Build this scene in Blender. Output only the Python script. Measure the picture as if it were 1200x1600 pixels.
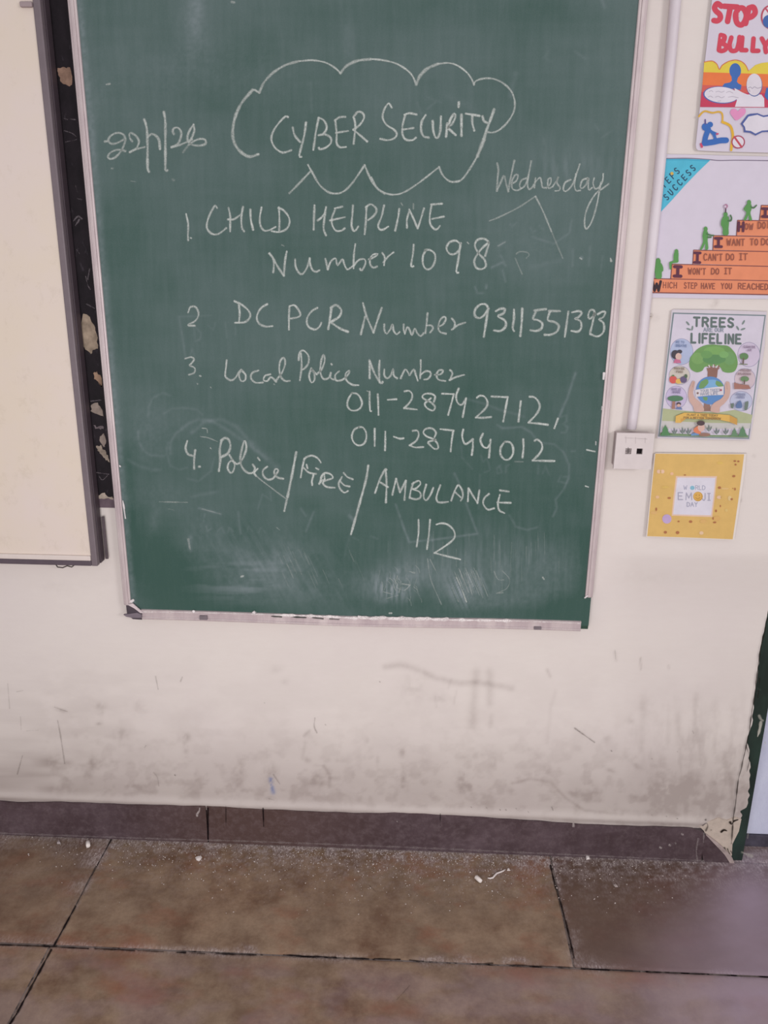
import bpy, bmesh, math, random
import numpy as np
from mathutils import Matrix, Vector

random.seed(7)
RNG = np.random.default_rng(11)
SC = bpy.context.scene
COL = SC.collection
for o in list(bpy.data.objects):
    bpy.data.objects.remove(o)

# ------------------------------------------------------------------ camera
FPX, YAW, PITCH, ROLL, DIST, HGT = 1270.974, -0.0412963, 0.3035895, 0.00998, 1.79702, 1.5
cyw, syw, cpt, spt = math.cos(YAW), math.sin(YAW), math.cos(PITCH), math.sin(PITCH)
FWD = np.array([syw * cpt, cyw * cpt, -spt])
_R = np.array([cyw, -syw, 0.0])
_U = np.cross(_R, FWD)
RGT = math.cos(ROLL) * _R + math.sin(ROLL) * _U
UPV = -math.sin(ROLL) * _R + math.cos(ROLL) * _U
CAM = np.array([0.0, -DIST, HGT])
cd = bpy.data.cameras.new('camera')
cd.sensor_fit = 'VERTICAL'
cd.sensor_height = 36.0
cd.lens = FPX / 1600.0 * 36.0
cd.clip_start = 0.05
cam = bpy.data.objects.new('camera', cd)
COL.objects.link(cam)
mw = Matrix.Identity(4)
for i in range(3):
    mw[i][0], mw[i][1], mw[i][2], mw[i][3] = RGT[i], UPV[i], -FWD[i], CAM[i]
cam.matrix_world = mw
SC.camera = cam

# ------------------------------------------------------------------ world, lamps, exposure
SC.view_settings.view_transform = 'Standard'
SC.view_settings.look = 'None'
SC.view_settings.exposure = -0.07
SC.view_settings.gamma = 1.0
SC.view_settings.use_curve_mapping = False
w = bpy.data.worlds.new('room_light')
SC.world = w
w.use_nodes = True
bg = w.node_tree.nodes['Background']
bg.inputs[0].default_value = (1.0, 0.98, 0.985, 1)
bg.inputs[1].default_value = 0.54


def area(name, loc, aim, sx, sy, energy, color=(1, 1, 1)):
    l = bpy.data.lights.new(name, 'AREA')
    l.shape = 'RECTANGLE'
    l.size, l.size_y, l.energy, l.color = sx, sy, energy, color
    o = bpy.data.objects.new(name, l)
    COL.objects.link(o)
    o.location = loc
    o.rotation_euler = (Vector(aim) - Vector(loc)).to_track_quat('-Z', 'Y').to_euler()
    return o


area('ceiling_tube_light', (2.6, -3.6, 2.2), (0.0, 0, 0.8), 0.9, 0.5, 44, (1.0, 0.98, 0.98))
area('rear_fill_light', (-0.25, -2.3, 0.9), (-0.2, 0, 0.85), 1.1, 0.9, 25, (1.0, 0.98, 0.985))  # added soft fill behind the camera, lifts the middle of the wall

# ------------------------------------------------------------------ pixel <-> place (photo measured at 1200 x 1600)


def W(px, py, off=0.0):
    """point of the photo on the upright plane y = -off (the wall is y = 0)"""
    r = FWD * FPX + RGT * (px - 600) - UPV * (py - 800)
    t = (DIST - off) / r[1]
    return Vector((r[0] * t, -off, HGT + r[2] * t))


def G(px, py, z=0.0):
    """point of the photo on the level plane z"""
    r = FWD * FPX + RGT * (px - 600) - UPV * (py - 800)
    t = (z - HGT) / r[2]
    return Vector((r[0] * t, -DIST + r[1] * t, z))


def PX(X, Y, Z):
    d0, d1, d2 = X - CAM[0], Y - CAM[1], Z - CAM[2]
    a = d0 * RGT[0] + d1 * RGT[1] + d2 * RGT[2]
    b = d0 * UPV[0] + d1 * UPV[1] + d2 * UPV[2]
    c = d0 * FWD[0] + d1 * FWD[1] + d2 * FWD[2]
    return 600 + FPX * a / c, 800 - FPX * b / c


# ------------------------------------------------------------------ materials


def lin(h):
    if not isinstance(h, str):
        return (*h, 1.0)
    h = h.lstrip('#')
    out = []
    for i in (0, 2, 4):
        c = int(h[i:i + 2], 16) / 255
        out.append(c / 12.92 if c <= 0.04045 else ((c + 0.055) / 1.055) ** 2.4)
    return (*out, 1.0)


class N:
    """small node builder"""

    def __init__(s, name):
        s.m = bpy.data.materials.new(name)
        s.m.use_nodes = True
        s.t = s.m.node_tree
        s.b = s.t.nodes['Principled BSDF']
        s.out = s.t.nodes['Material Output']

    def n(s, typ, **kw):
        x = s.t.nodes.new(typ)
        for k, v in kw.items():
            setattr(x, k, v)
        return x

    def link(s, a, b):
        s.t.links.new(a, b)

    def coord(s, scale=(1, 1, 1)):
        tc = s.n('ShaderNodeTexCoord')
        mp = s.n('ShaderNodeMapping')
        mp.inputs['Scale'].default_value = scale
        s.link(tc.outputs['Object'], mp.inputs[0])
        return mp.outputs[0]

    def noise(s, scale, vec=None, detail=4, rough=0.6):
        x = s.n('ShaderNodeTexNoise')
        x.inputs['Scale'].default_value = scale
        x.inputs['Detail'].default_value = detail
        x.inputs['Roughness'].default_value = rough
        s.link(vec if vec is not None else s.coord(), x.inputs['Vector'])
        return x.outputs['Fac']

    def rng(s, v, a, b, c=0.0, d=1.0):
        x = s.n('ShaderNodeMapRange')
        x.inputs[1].default_value, x.inputs[2].default_value = a, b
        x.inputs[3].default_value, x.inputs[4].default_value = c, d
        s.link(v, x.inputs[0])
        return x.outputs[0]

    def math(s, op, a, b):
        x = s.n('ShaderNodeMath', operation=op)
        for i, v in enumerate((a, b)):
            if isinstance(v, (int, float)):
                x.inputs[i].default_value = v
            else:
                s.link(v, x.inputs[i])
        return x.outputs[0]

    def mix(s, f, a, b):
        x = s.n('ShaderNodeMix', data_type='RGBA')
        for i, v in ((0, f), (6, a), (7, b)):
            if isinstance(v, (int, float)):
                x.inputs[i].default_value = v
            elif isinstance(v, (tuple, str)):
                x.inputs[i].default_value = lin(v) if isinstance(v, str) else v
            else:
                s.link(v, x.inputs[i])
        return x.outputs[2]

    def attr(s, name):
        return s.n('ShaderNodeAttribute', attribute_name=name).outputs['Fac']

    def bump(s, h, strength=0.2, dist=0.002):
        x = s.n('ShaderNodeBump')
        x.inputs['Strength'].default_value = strength
        x.inputs['Distance'].default_value = dist
        s.link(h, x.inputs['Height'])
        s.link(x.outputs[0], s.b.inputs['Normal'])

    def done(s, color, rough=0.6, metal=0.0, spec=0.3):
        if isinstance(color, (str, tuple)):
            s.b.inputs['Base Color'].default_value = lin(color) if isinstance(color, str) else color
        else:
            s.link(color, s.b.inputs['Base Color'])
        if isinstance(rough, (int, float)):
            s.b.inputs['Roughness'].default_value = rough
        else:
            s.link(rough, s.b.inputs['Roughness'])
        s.b.inputs['Metallic'].default_value = metal
        s.b.inputs['Specular IOR Level'].default_value = spec
        return s.m


_flat = {}


def flat(color, rough=0.7, var=0.05, spec=0.2):
    """plain colour with a faint mottling"""
    k = (color, rough, var, spec)
    if k not in _flat:
        b = N('paint_' + color.strip('#'))
        f = b.rng(b.noise(38.0), 0.3, 0.7)
        c = lin(color)
        a = tuple(x * (1 - var) for x in c[:3]) + (1,)
        d = tuple(min(1, x * (1 + var)) for x in c[:3]) + (1,)
        _flat[k] = b.done(b.mix(f, a, d), rough, 0, spec)
    return _flat[k]


def stroke_mat(name, color, grain=520.0, lo=0.25, hi=0.55, soft=0.55, floor_=0.35):
    """dusty mark: opacity from the mark's own 'op' attribute, softened at its edges and broken by grain"""
    b = N(name)
    v, u = b.attr('v'), b.attr('u')
    iu = b.math('SUBTRACT', 1.0, u)
    iu = b.math('MAXIMUM', iu, 0.0)
    r = b.math('SQRT', b.math('ADD', b.math('MULTIPLY', v, v), b.math('MULTIPLY', iu, iu)), 0.0)
    edge = b.rng(r, 1.0, soft)
    g = b.rng(b.noise(grain, detail=3), lo, hi, floor_, 1.0)
    al = b.math('MULTIPLY', b.math('MULTIPLY', edge, g), b.attr('op'))
    b.link(al, b.b.inputs['Alpha'])
    return b.done(color, 0.95, 0, 0.05)


# ------------------------------------------------------------------ mesh helpers


def tag(o, label=None, cat=None, group=None, kind=None):
    if label:
        o['label'] = label
    if cat:
        o['category'] = cat
    if group:
        o['group'] = group
    if kind:
        o['kind'] = kind
    return o


def empty(name, loc=(0, 0, 0)):
    o = bpy.data.objects.new(name, None)
    o.empty_display_size = 0.05
    o.location = loc
    COL.objects.link(o)
    return o


def link(name, me, mats, parent=None):
    o = bpy.data.objects.new(name, me)
    for m in (mats if isinstance(mats, (list, tuple)) else [mats]):
        me.materials.append(m)
    COL.objects.link(o)
    if parent is not None:
        o.parent = parent
        if parent.type == 'EMPTY':      # meshes are built in place, their own origin stays at the world's
            o.matrix_parent_inverse = Matrix.Translation(-Vector(parent.location))
    return o


def bm_obj(name, bm, mats, parent=None, smooth=False):
    me = bpy.data.meshes.new(name)
    bm.normal_update()
    bm.to_mesh(me)
    bm.free()
    if smooth:
        me.polygons.foreach_set('use_smooth', [True] * len(me.polygons))
    return link(name, me, mats, parent)


def box(bm, x0, x1, y0, y1, z0, z1, bev=0.0, seg=2):
    vs = [bm.verts.new((x, y, z)) for x in (x0, x1) for y in (y0, y1) for z in (z0, z1)]
    fs = []
    for q in ((0, 1, 3, 2), (4, 6, 7, 5), (0, 4, 5, 1), (2, 3, 7, 6), (0, 2, 6, 4), (1, 5, 7, 3)):
        fs.append(bm.faces.new([vs[i] for i in q]))
    bmesh.ops.recalc_face_normals(bm, faces=fs)
    if bev > 0:
        es = list({e for f in fs for e in f.edges})
        bmesh.ops.bevel(bm, geom=es, offset=bev, segments=seg, profile=0.5, affect='EDGES')


def prism(bm, pts, y_front, y_back, mat=0):
    """outline (x, z) in order, extruded from y_front to y_back"""
    a = [bm.verts.new((p[0], y_front, p[1])) for p in pts]
    b = [bm.verts.new((p[0], y_back, p[1])) for p in pts]
    n = len(pts)
    fs = [bm.faces.new(a), bm.faces.new(list(reversed(b)))]
    for i in range(n):
        fs.append(bm.faces.new((a[i], b[i], b[(i + 1) % n], a[(i + 1) % n])))
    for f in fs:
        f.material_index = mat
    bmesh.ops.recalc_face_normals(bm, faces=fs)


def tube(bm, path, rad, n=14, cap=True):
    rings = []
    for i, p in enumerate(path):
        a = path[max(0, i - 1)]
        b = path[min(len(path) - 1, i + 1)]
        t = (Vector(b) - Vector(a)).normalized()
        ref = Vector((0, 1, 0)) if abs(t.y) < 0.9 else Vector((1, 0, 0))
        s = t.cross(ref).normalized()
        q = s.cross(t).normalized()
        r = rad[i] if isinstance(rad, (list, tuple)) else rad
        rings.append([bm.verts.new(Vector(p) + s * r * math.cos(2 * math.pi * k / n) + q * r * math.sin(2 * math.pi * k / n)) for k in range(n)])
    for a, b in zip(rings, rings[1:]):
        for k in range(n):
            bm.faces.new((a[k], a[(k + 1) % n], b[(k + 1) % n], b[k]))
    if cap:
        bm.faces.new(list(reversed(rings[0])))
        bm.faces.new(rings[-1])
    bmesh.ops.recalc_face_normals(bm, faces=bm.faces)


def pts(s):
    return [tuple(float(v) for v in q.split(',')) for q in s.split()]


def smooth_line(P, step=2.0):
    """Catmull-Rom through P, resampled"""
    if len(P) < 3:
        (x0, y0), (x1, y1) = P[0], P[-1]
        L = math.hypot(x1 - x0, y1 - y0)
        k = max(2, int(L / step))
        return [(x0 + (x1 - x0) * i / k, y0 + (y1 - y0) * i / k) for i in range(k + 1)]
    Q = [(2 * P[0][0] - P[1][0], 2 * P[0][1] - P[1][1])] + list(P) + [(2 * P[-1][0] - P[-2][0], 2 * P[-1][1] - P[-2][1])]
    out = []
    for i in range(1, len(Q) - 2):
        p0, p1, p2, p3 = Q[i - 1], Q[i], Q[i + 1], Q[i + 2]
        L = math.hypot(p2[0] - p1[0], p2[1] - p1[1])
        k = max(2, int(L / step))
        for j in range(k):
            t = j / k
            o = []
            for a in (0, 1):
                o.append(0.5 * ((2 * p1[a]) + (p2[a] - p0[a]) * t + (2 * p0[a] - 5 * p1[a] + 4 * p2[a] - p3[a]) * t * t + (3 * p1[a] - p0[a] - 3 * p2[a] + p3[a]) * t ** 3))
            out.append(tuple(o))
    out.append(tuple(P[-1]))
    return out


class Ribbons:
    """thin flat marks lying on a surface; strokes in photo pixels, laid on the plane y = -off (or the floor)"""

    def __init__(s, off=0.0, place=None):
        s.V, s.F, s.v, s.u, s.op = [], [], [], [], []
        s.place = place or (lambda x, y: W(x, y, off))
        s.k = 0

    def add(s, P, width, op=1.0, smooth=True, jitter=0.12, taper=False):
        P = smooth_line(P) if smooth else sum([smooth_line([a, b])[:-1] for a, b in zip(P, P[1:])], []) + [P[-1]]
        hw = width / 2
        # extend the ends for the round cap
        (x0, y0), (x1, y1) = P[0], P[1]
        L = math.hypot(x1 - x0, y1 - y0) or 1
        st = (x0 - (x1 - x0) / L * hw, y0 - (y1 - y0) / L * hw)
        (x0, y0), (x1, y1) = P[-1], P[-2]
        L = math.hypot(x1 - x0, y1 - y0) or 1
        en = (x0 - (x1 - x0) / L * hw, y0 - (y1 - y0) / L * hw)
        n0 = len(P)
        P = [st] + P + [en]
        U = [0.0] + [1.0] * n0 + [0.0]
        base = len(s.V)
        s.k += 1
        ph = random.random() * 50
        for i, (x, y) in enumerate(P):
            a, b = P[max(0, i - 1)], P[min(len(P) - 1, i + 1)]
            tx, ty = b[0] - a[0], b[1] - a[1]
            L = math.hypot(tx, ty) or 1
            nx, ny = -ty / L, tx / L
            h = hw * (1 + jitter * math.sin(ph + i * 0.37) + jitter * 0.6 * math.sin(ph * 2 + i * 0.9))
            if taper:
                h *= 1 - 0.6 * i / len(P)
            o = op * (1 + 0.12 * math.sin(ph * 3 + i * 0.23))
            if taper:
                o *= 1 - 0.85 * i / len(P)
            for sv in (-1, 0, 1):
                p = s.place(x + nx * h * sv, y + ny * h * sv)
                p = (p[0], p[1] - 0.00001 * s.k if abs(p[2]) > 0.003 else p[1], p[2])
                s.V.append(p)
                s.v.append(sv)
                s.u.append(U[i])
                s.op.append(o)
        for i in range(len(P) - 1):
            for j in (0, 1):
                a = base + i * 3 + j
                s.F.append((a, a + 3, a + 4, a + 1))

    def build(s, name, mat, parent):
        me = bpy.data.meshes.new(name)
        me.from_pydata([tuple(p) for p in s.V], [], s.F)
        for nm, d in (('v', s.v), ('u', s.u), ('op', s.op)):
            me.attributes.new(nm, 'FLOAT', 'POINT').data.foreach_set('value', np.array(d, 'f'))
        return link(name, me, mat, parent)


# --- numpy fields on dense surfaces


def vnoise(x, y, cx, cy, seed=0):
    """smooth value noise with cell sizes cx, cy"""
    r = np.random.default_rng(seed).random((257, 257))
    a, b = x / cx, y / cy
    i, j = np.floor(a).astype(int), np.floor(b).astype(int)
    f, g = a - i, b - j
    f, g = f * f * (3 - 2 * f), g * g * (3 - 2 * g)
    i0, i1, j0, j1 = i % 257, (i + 1) % 257, j % 257, (j + 1) % 257
    return (r[i0, j0] * (1 - f) + r[i1, j0] * f) * (1 - g) + (r[i0, j1] * (1 - f) + r[i1, j1] * f) * g


def fbm(x, y, cx, cy, seed=0, o=4):
    s, a, t = 0, 1.0, 0
    for k in range(o):
        s = s + a * vnoise(x, y, cx / 2 ** k, cy / 2 ** k, seed + k)
        t += a
        a *= 0.55
    return s / t


def blob(x, y, cx, cy, rx, ry, ang=0.0):
    c, s = math.cos(math.radians(ang)), math.sin(math.radians(ang))
    dx, dy = x - cx, y - cy
    a, b = (dx * c + dy * s) / rx, (-dx * s + dy * c) / ry
    return np.exp(-(a * a + b * b))


def line_field(x, y, P, wd):
    d = np.full(x.shape, 1e9)
    for (x0, y0), (x1, y1) in zip(P, P[1:]):
        vx, vy = x1 - x0, y1 - y0
        L = vx * vx + vy * vy + 1e-9
        t = np.clip(((x - x0) * vx + (y - y0) * vy) / L, 0, 1)
        d = np.minimum(d, np.hypot(x - x0 - t * vx, y - y0 - t * vy))
    return np.exp(-(d / wd) ** 2)


def grid_mesh(name, A, B, fn, attrs, keep=None):
    """grid over A x B; fn(a, b) -> x, y, z arrays; attrs {name: array}"""
    a, b = np.meshgrid(A, B, indexing='ij')
    x, y, z = fn(a, b)
    co = np.stack([x, y, z], -1).reshape(-1, 3)
    na, nb = len(A), len(B)
    idx = np.arange(na * nb).reshape(na, nb)
    q = np.stack([idx[:-1, :-1], idx[1:, :-1], idx[1:, 1:], idx[:-1, 1:]], -1).reshape(-1, 4)
    if keep is not None:
        q = q[keep(co, q)]
    me = bpy.data.meshes.new(name)
    me.vertices.add(len(co))
    me.vertices.foreach_set('co', co.astype('f').ravel())
    me.loops.add(q.size)
    me.loops.foreach_set('vertex_index', q.astype('i').ravel())
    me.polygons.add(len(q))
    me.polygons.foreach_set('loop_start', np.arange(0, q.size, 4, dtype='i'))
    me.update(calc_edges=True)
    me.validate()
    for k, v in attrs(x, y, z).items():
        me.attributes.new(k, 'FLOAT', 'POINT').data.foreach_set('value', np.asarray(v, 'f').ravel())
    me.polygons.foreach_set('use_smooth', np.ones(len(me.polygons), bool))
    return me


def axis(lo, hi, dlo, dhi, step, coarse=0.08):
    return np.concatenate([np.arange(lo, dlo - 1e-6, coarse), np.arange(dlo, dhi, step), np.arange(dhi, hi + coarse, coarse)])


# ================================================================== THE WALL
SKIRT = 0.105
edge_px = pts('1199,960 1188.5,1009 1183,1053 1178,1100 1175,1125 1169,1150 1168,1160 1171,1180 1173,1200 1172,1225 1169,1246 1166,1262 1158,1268 1159,1275 1154,1288 1154,1298 1149,1308 1144,1318 1143,1332')
edge_w = [W(*p) for p in edge_px]
ez = np.array([p.z for p in edge_w])[::-1]
ex = np.array([p.x for p in edge_w])[::-1]


def wall_edge(z):
    e = np.interp(z, ez, ex)
    j = (vnoise(z, z * 0, 0.012, 1, 5) - 0.5) * 0.007 * np.clip((0.75 - z) / 0.4, 0.15, 1)
    return e + j


def wall_fn(a, b):
    lip = np.exp(-((b - 0.121) / 0.012) ** 2) * (0.0045 + 0.002 * fbm(a, b, 0.12, 0.05, 31))
    lip = lip * np.clip((0.775 - a) / .02, 0, 1)
    wob = (fbm(a, b, 0.5, 0.5, 40, 2) - 0.5) * 0.003
    x = np.minimum(a, wall_edge(b))
    return x, -lip - wob * np.clip((a + 3) / 3, 0, 1), b


def wall_attrs(X, Y, Z):
    px, py = PX(X, Y, Z)
    D = np.zeros(X.shape)
    st = fbm(px, py, 12, 60, 3)           # upright smears
    gr = fbm(px, py, 26, 14, 9)
    fine = fbm(px, py, 7, 7, 15, 3)
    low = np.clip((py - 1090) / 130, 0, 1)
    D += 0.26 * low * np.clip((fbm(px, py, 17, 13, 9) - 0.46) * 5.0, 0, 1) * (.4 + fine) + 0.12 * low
    D += 0.10 * np.clip((py - 980) / 120, 0, 1) * np.clip((fbm(px, py, 60, 40, 2) - 0.42) * 4, 0, 1)
    right = np.clip((px - 940) / 140, 0, 1) * np.clip((py - 1060) / 100, 0, 1)
    D += 0.24 * right * np.clip((fbm(px, py, 9, 34, 3) - 0.45) * 4, 0, 1)
    left = np.clip((330 - px) / 200, 0, 1) * np.clip((py - 1020) / 60, 0, 1)
    D += 0.16 * left * np.clip((fbm(px, py, 45, 20, 21) - 0.38) * 4, 0, 1)
    for cx, cy, rx, ry, ang, o in [
        (68, 1192, 11, 9, 0, .45), (84, 1193, 20, 6, 0, .3), (72, 1230, 12, 4, 0, .45), (157, 1103, 9, 5, 0, .28), (157, 1112, 5, 9, 0, .22), (190, 1147, 10, 9, 20, .35),
        (154, 1131, 5, 2, 0, .5), (290, 1152, 7, 6, 0, .42), (290, 1168, 5, 10, 0, .35), (217, 1105, 16, 13, 0, .2), (19, 1176, 7, 5, 0, .3), (143, 1195, 5, 14, 0, .35),
        (170, 1192, 26, 7, 0, .22), (223, 1196, 6, 11, 0, .28), (373, 1211, 12, 16, 0, .3), (308, 1213, 4, 9, 0, .2), (216, 1230, 14, 4, 15, .3), (95, 1110, 10, 3, 20, .35),
        (645, 1075, 20, 22, 0, .22), (688, 1093, 14, 9, 0, .25), (628, 1175, 5, 7, 0, .45), (632, 1212, 7, 18, 0, .28), (720, 1222, 9, 16, 10, .36), (734, 1230, 4, 5, 0, .4),
        (748, 1180, 30, 6, -12, .22), (771, 1190, 5, 9, 0, .28), (481, 1187, 5, 5, 0, .4), (484, 1148, 7, 4, 0, .3), (497, 1218, 18, 9, 0, .3), (422, 1205, 13, 12, 0, .3),
        (573, 1158, 4, 6, 0, .3), (433, 1045, 10, 6, -20, .18), (446, 1066, 8, 5, 0, .15), (590, 1187, 3, 9, 0, .25), (419, 1177, 4, 7, 0, .25),
        (1050, 1240, 50, 16, 0, .32), (1040, 1232, 22, 20, 0, .2), (985, 1127, 6, 8, -20, .28), (1117, 1108, 8, 14, 0, .24), (1010, 1103, 12, 18, 0, .14), (895, 1241, 8, 4, 35, .4),
        (923, 1240, 14, 7, -35, .34), (996, 1198, 12, 4, 32, .3), (953, 1203, 10, 4, 30, .2), (855, 1203, 5, 7, 0, .3), (830, 1173, 18, 4, 20, .25), (948, 1155, 9, 5, -35, .18),
        (1148, 1120, 8, 18, 0, .2), (1090, 1113, 7, 30, 0, .16), (970, 1270, 50, 5, 0, .15), (1119, 473, 4, 4, 0, .6), (1113, 478, 6, 3, 0, .35), (1022, 497, 8, 5, 0, .25),
        (1186, 625, 3, 6, 0, .35), (1150, 686, 12, 3, 0, .15), (1178, 713, 3, 3, 0, .35), (1158, 782, 2, 3, 0, .4), (1020, 900, 60, 10, 0, .08), (95, 918, 30, 8, 5, .12), (200, 905, 50, 9, 0, .08)]:
        D += 1.2 * o * blob(px, py, cx, cy, rx, ry, ang) * np.clip(fine * 2.2 - .35, .1, 1.6)
    # long sweeping smear and two upright finger smears
    D += 0.36 * line_field(px, py, pts('602,1042 626,1038 650,1045 683,1060 720,1068 747,1066 800,1075'), 5) * (0.6 + fine)
    D += 0.3 * line_field(px, py, pts('744,1050 741,1090 738,1134'), 7) * (0.6 + fine)
    D += 0.3 * line_field(px, py, pts('765,1050 765,1098'), 6.5) * (0.6 + fine)
    D += 0.22 * line_field(px, py, pts('768,1118 766,1136'), 4) * (0.6 + fine)
    for q, wd, o in [('1003,1090 1003,1172', 4, .16), ('1057,1090 1060,1160', 5, .14), ('1087,1085 1083,1155', 4, .18), ('868,1080 860,1105 855,1160', 3.5, .16), ('855,1047 860,1057', 2.5, .4),
                     ('961,1020 963,1032', 2.5, .3), ('1001,1028 1001,1046', 1.5, .5), ('1045,1040 1045,1045', 1.5, .4), ('800,1224 830,1217 860,1222 883,1246 913,1266 973,1273', 2.2, .3), ('506,1197 515,1210 515,1228', 2.5, .4),
                     ('700,1075 705,1062', 2, .22), ('709,1100 713,1080', 2, .2), ('680,1088 682,1105', 2, .2), ('475,1150 483,1142', 2.5, .35), ('477,1160 472,1185', 3, .22)]:
        D += o * line_field(px, py, pts(q), wd) * (0.5 + fine)
    # cleaner repainted strip just over the skirting
    D *= np.clip((1.0 - 0.75 * np.exp(-((Z - 0.124) / 0.011) ** 2)), 0, 1)
    # grime gathered at the broken corner
    cr = blob(px, py, 1120, 1280, 30, 26)
    D += 0.30 * cr * np.clip((fine - 0.35) * 3, 0, 1)
    # around the switch box and board the paint is greyed by handling
    blue = 0.9 * line_field(px, py, pts('423,1217 424,1226 427,1238'), 3.2) * np.clip((fine - 0.30) * 5, 0, 1)
    D = D * .5 + .31 * np.clip((py - 1135) / 105, 0, 1) + .11 / (1 + np.exp(-(py - 868) / 3.0)) * np.clip((px - 940) / 60, 0, 1) * np.clip((1010 - py) / 100, .35, 1) + .06 * np.clip((330 - px) / 200, 0, 1) * np.clip((py - 1050) / 80, 0, 1)  # even base tone: darker down the wall and at lower left, greyer right band
    return {'dirt_and_tone': np.clip(D, 0, 0.6), 'blue': blue}


b = N('cream_wall_paint')
c = b.coord()
m1 = b.rng(b.noise(2.2, c, 5, 0.6), 0.35, 0.65)
m2 = b.rng(b.noise(24, b.coord((1, 1, 3)), 5, 0.65), 0.3, 0.7)
base = b.mix(m1, '#dfd5d2', '#e3dad5')
base = b.mix(b.math('MULTIPLY', m2, 0.12), base, '#cfc2bc')
base = b.mix(b.attr('dirt_and_tone'), base, '#735f59')
base = b.mix(b.attr('blue'), base, '#7b84a8')
b.bump(b.noise(60, b.coord((1, 1, 2)), 5), 0.12, 0.002)
wallmat = b.done(base, 0.62, 0, 0.25)

wx = axis(-3.0, 0.6, -0.95, 0.90, 0.004)
wx = wx[wx <= 0.9]
wz = axis(0.1, 3.0, 0.1, 2.06, 0.004)


def keep_wall(co, q):
    return np.abs(co[q[:, 1], 0] - co[q[:, 0], 0]) + np.abs(co[q[:, 2], 0] - co[q[:, 3], 0]) > 1e-5


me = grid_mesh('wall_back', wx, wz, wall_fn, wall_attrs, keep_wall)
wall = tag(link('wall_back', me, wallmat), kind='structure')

marks = stroke_mat('wall_scuff', '#57483f', 420, 0.3, 0.6, 0.3, 0.4)
R = Ribbons(0.004)
for q, wd, o in [('90,1126 95,1153 101,1193', 2.6, .55), ('32,1120 33,1140', 2.4, .3), ('12,1068 15,1107', 2.2, .3), ('35,1181 27,1210', 2.6, .5), ('243,1057 247,1077', 3, .4), ('285,1058 282,1065', 2.6, .5), ('273,1211 274,1212', 2.6, .9),
                 ('898,1138 929,1160', 2.8, .8), ('862,1261 864,1266', 2, .8), ('955,1173 956,1174', 2.6, .8), ('492,1122 491,1135 495,1145', 3, .5), ('508,1132 509,1133', 2.5, .5), ('593,1065 594,1066', 2, .8), ('413,1098 414,1099', 2, .6),
                 ('1058,1279 1059,1280', 2.4, .8), ('1018,1273 1019,1274', 2, .5), ('1041,1275 1042,1276', 2, .5), ('736,1261 737,1262', 2.4, .8), ('760,1262 761,1263', 2.2, .8), ('781,1265 782,1266', 2, .7), ('806,1263 807,1264', 2, .7), ('790,1265 791,1266', 2, .7), ('825,1268 826,1269', 2, .6),
                 ('240,1207 246,1215 248,1228', 2.4, .35), ('427,1210 437,1225', 3, .45), ('226,1168 228,1165', 2, .5), ('41,1142 60,1141', 2.2, .2), ('420,1248 428,1250', 2.5, .4), ('26,1081 36,1079', 2.5, .35), ('85,1105 105,1112', 2.4, .4),
                 ('961,1016 962,1030', 2, .3), ('1082,1142 1084,1146', 2, .4), ('1018,1185 1019,1186', 2, .5), ('1058,1174 1059,1175', 2, .5)]:
    R.add(pts(q), wd * .9, o * .62, jitter=.25)
R.build('scuff_marks', marks, wall)
crackm = stroke_mat('paint_crack', '#2a221d', 500, 0.2, 0.45, 0.35, 0.55)
R = Ribbons(0.0042)
for q, wd, o in [('1199,966 1194,990 1188,1015 1183,1053 1179,1085 1175,1110 1171,1140 1167,1160 1164,1175 1161,1187 1158,1202 1154,1216 1151,1240 1149,1258 1146,1276 1145,1290 1143,1318', 2.4, .75),
                 ('1147,1283 1143,1288 1141,1285', 4.5, .9), ('1147,1283 1153,1281', 3, .8), ('1127,1300 1131,1297 1135,1298', 4, .95), ('1132,1325 1134,1332', 4, .7), ('1137,1327 1140,1334', 4, .7), ('1142,1330 1144,1334', 3, .7),
                 ('1187,1060 1184,1090', 2, .6), ('1166,1165 1171,1185 1167,1205', 2, .5), ('1098,1290 1104,1286 1106,1291 1103,1298', 3, .55), ('1102,1281 1103,1281', 3, .5), ('1111,1297 1112,1297', 2.5, .5)]:
    R.add(pts(q), wd, o, jitter=.4)
R.build('paint_cracks', crackm, wall)

bm = bmesh.new()
q = pts('1088,1287 1093,1291 1099,1297 1102,1303 1112,1312 1124,1321 1134,1331 1140,1339 1143,1336 1144,1318 1149,1308 1154,1298 1158,1279 1148,1276 1136,1281 1122,1277 1108,1283 1097,1280')
prism(bm, [(W(*p).x, max(.001, W(*p).z)) for p in q], -.0022, .0030)
bm_obj('loose_plaster', bm, flat('#c0b1a5', .8, .14), wall)

# ------------------------------------------------------------------ skirting of dark stone
b = N('dark_purple_stone')
f = b.rng(b.noise(9, b.coord(), 6, 0.65), 0.35, 0.7)
g = b.rng(b.noise(70, b.coord(), 4, 0.7), 0.45, 0.75)
xx = b.n('ShaderNodeSeparateXYZ')
b.link(b.coord(), xx.inputs[0])
warm = b.math('MULTIPLY', b.rng(xx.outputs[0], -0.78, -0.5), b.rng(xx.outputs[0], 0.0, -0.35))
col = b.mix(f, '#453539', '#5c4c52')
col = b.mix(b.math('MULTIPLY', warm, 0.7), col, '#55403a')
col = b.mix(b.math('MULTIPLY', g, 0.16), col, '#a08f93')
b.bump(b.noise(40, b.coord(), 5), 0.25, 0.002)
stone = b.done(col, 0.5, 0, 0.35)

top_px = pts('-60,1248 0,1250 40,1253 100,1251 160,1254 240,1256 320,1257 400,1262 480,1266 560,1269 620,1267 700,1271 780,1277 860,1283 930,1288 1010,1290 1080,1292 1098,1297')
bm = bmesh.new()
top = [(W(*p).x, W(*p).z) for p in top_px]
joints = [W(325, 1290).x]
tx = np.array([p[0] for p in top])
tz = np.array([p[1] for p in top])


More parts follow.
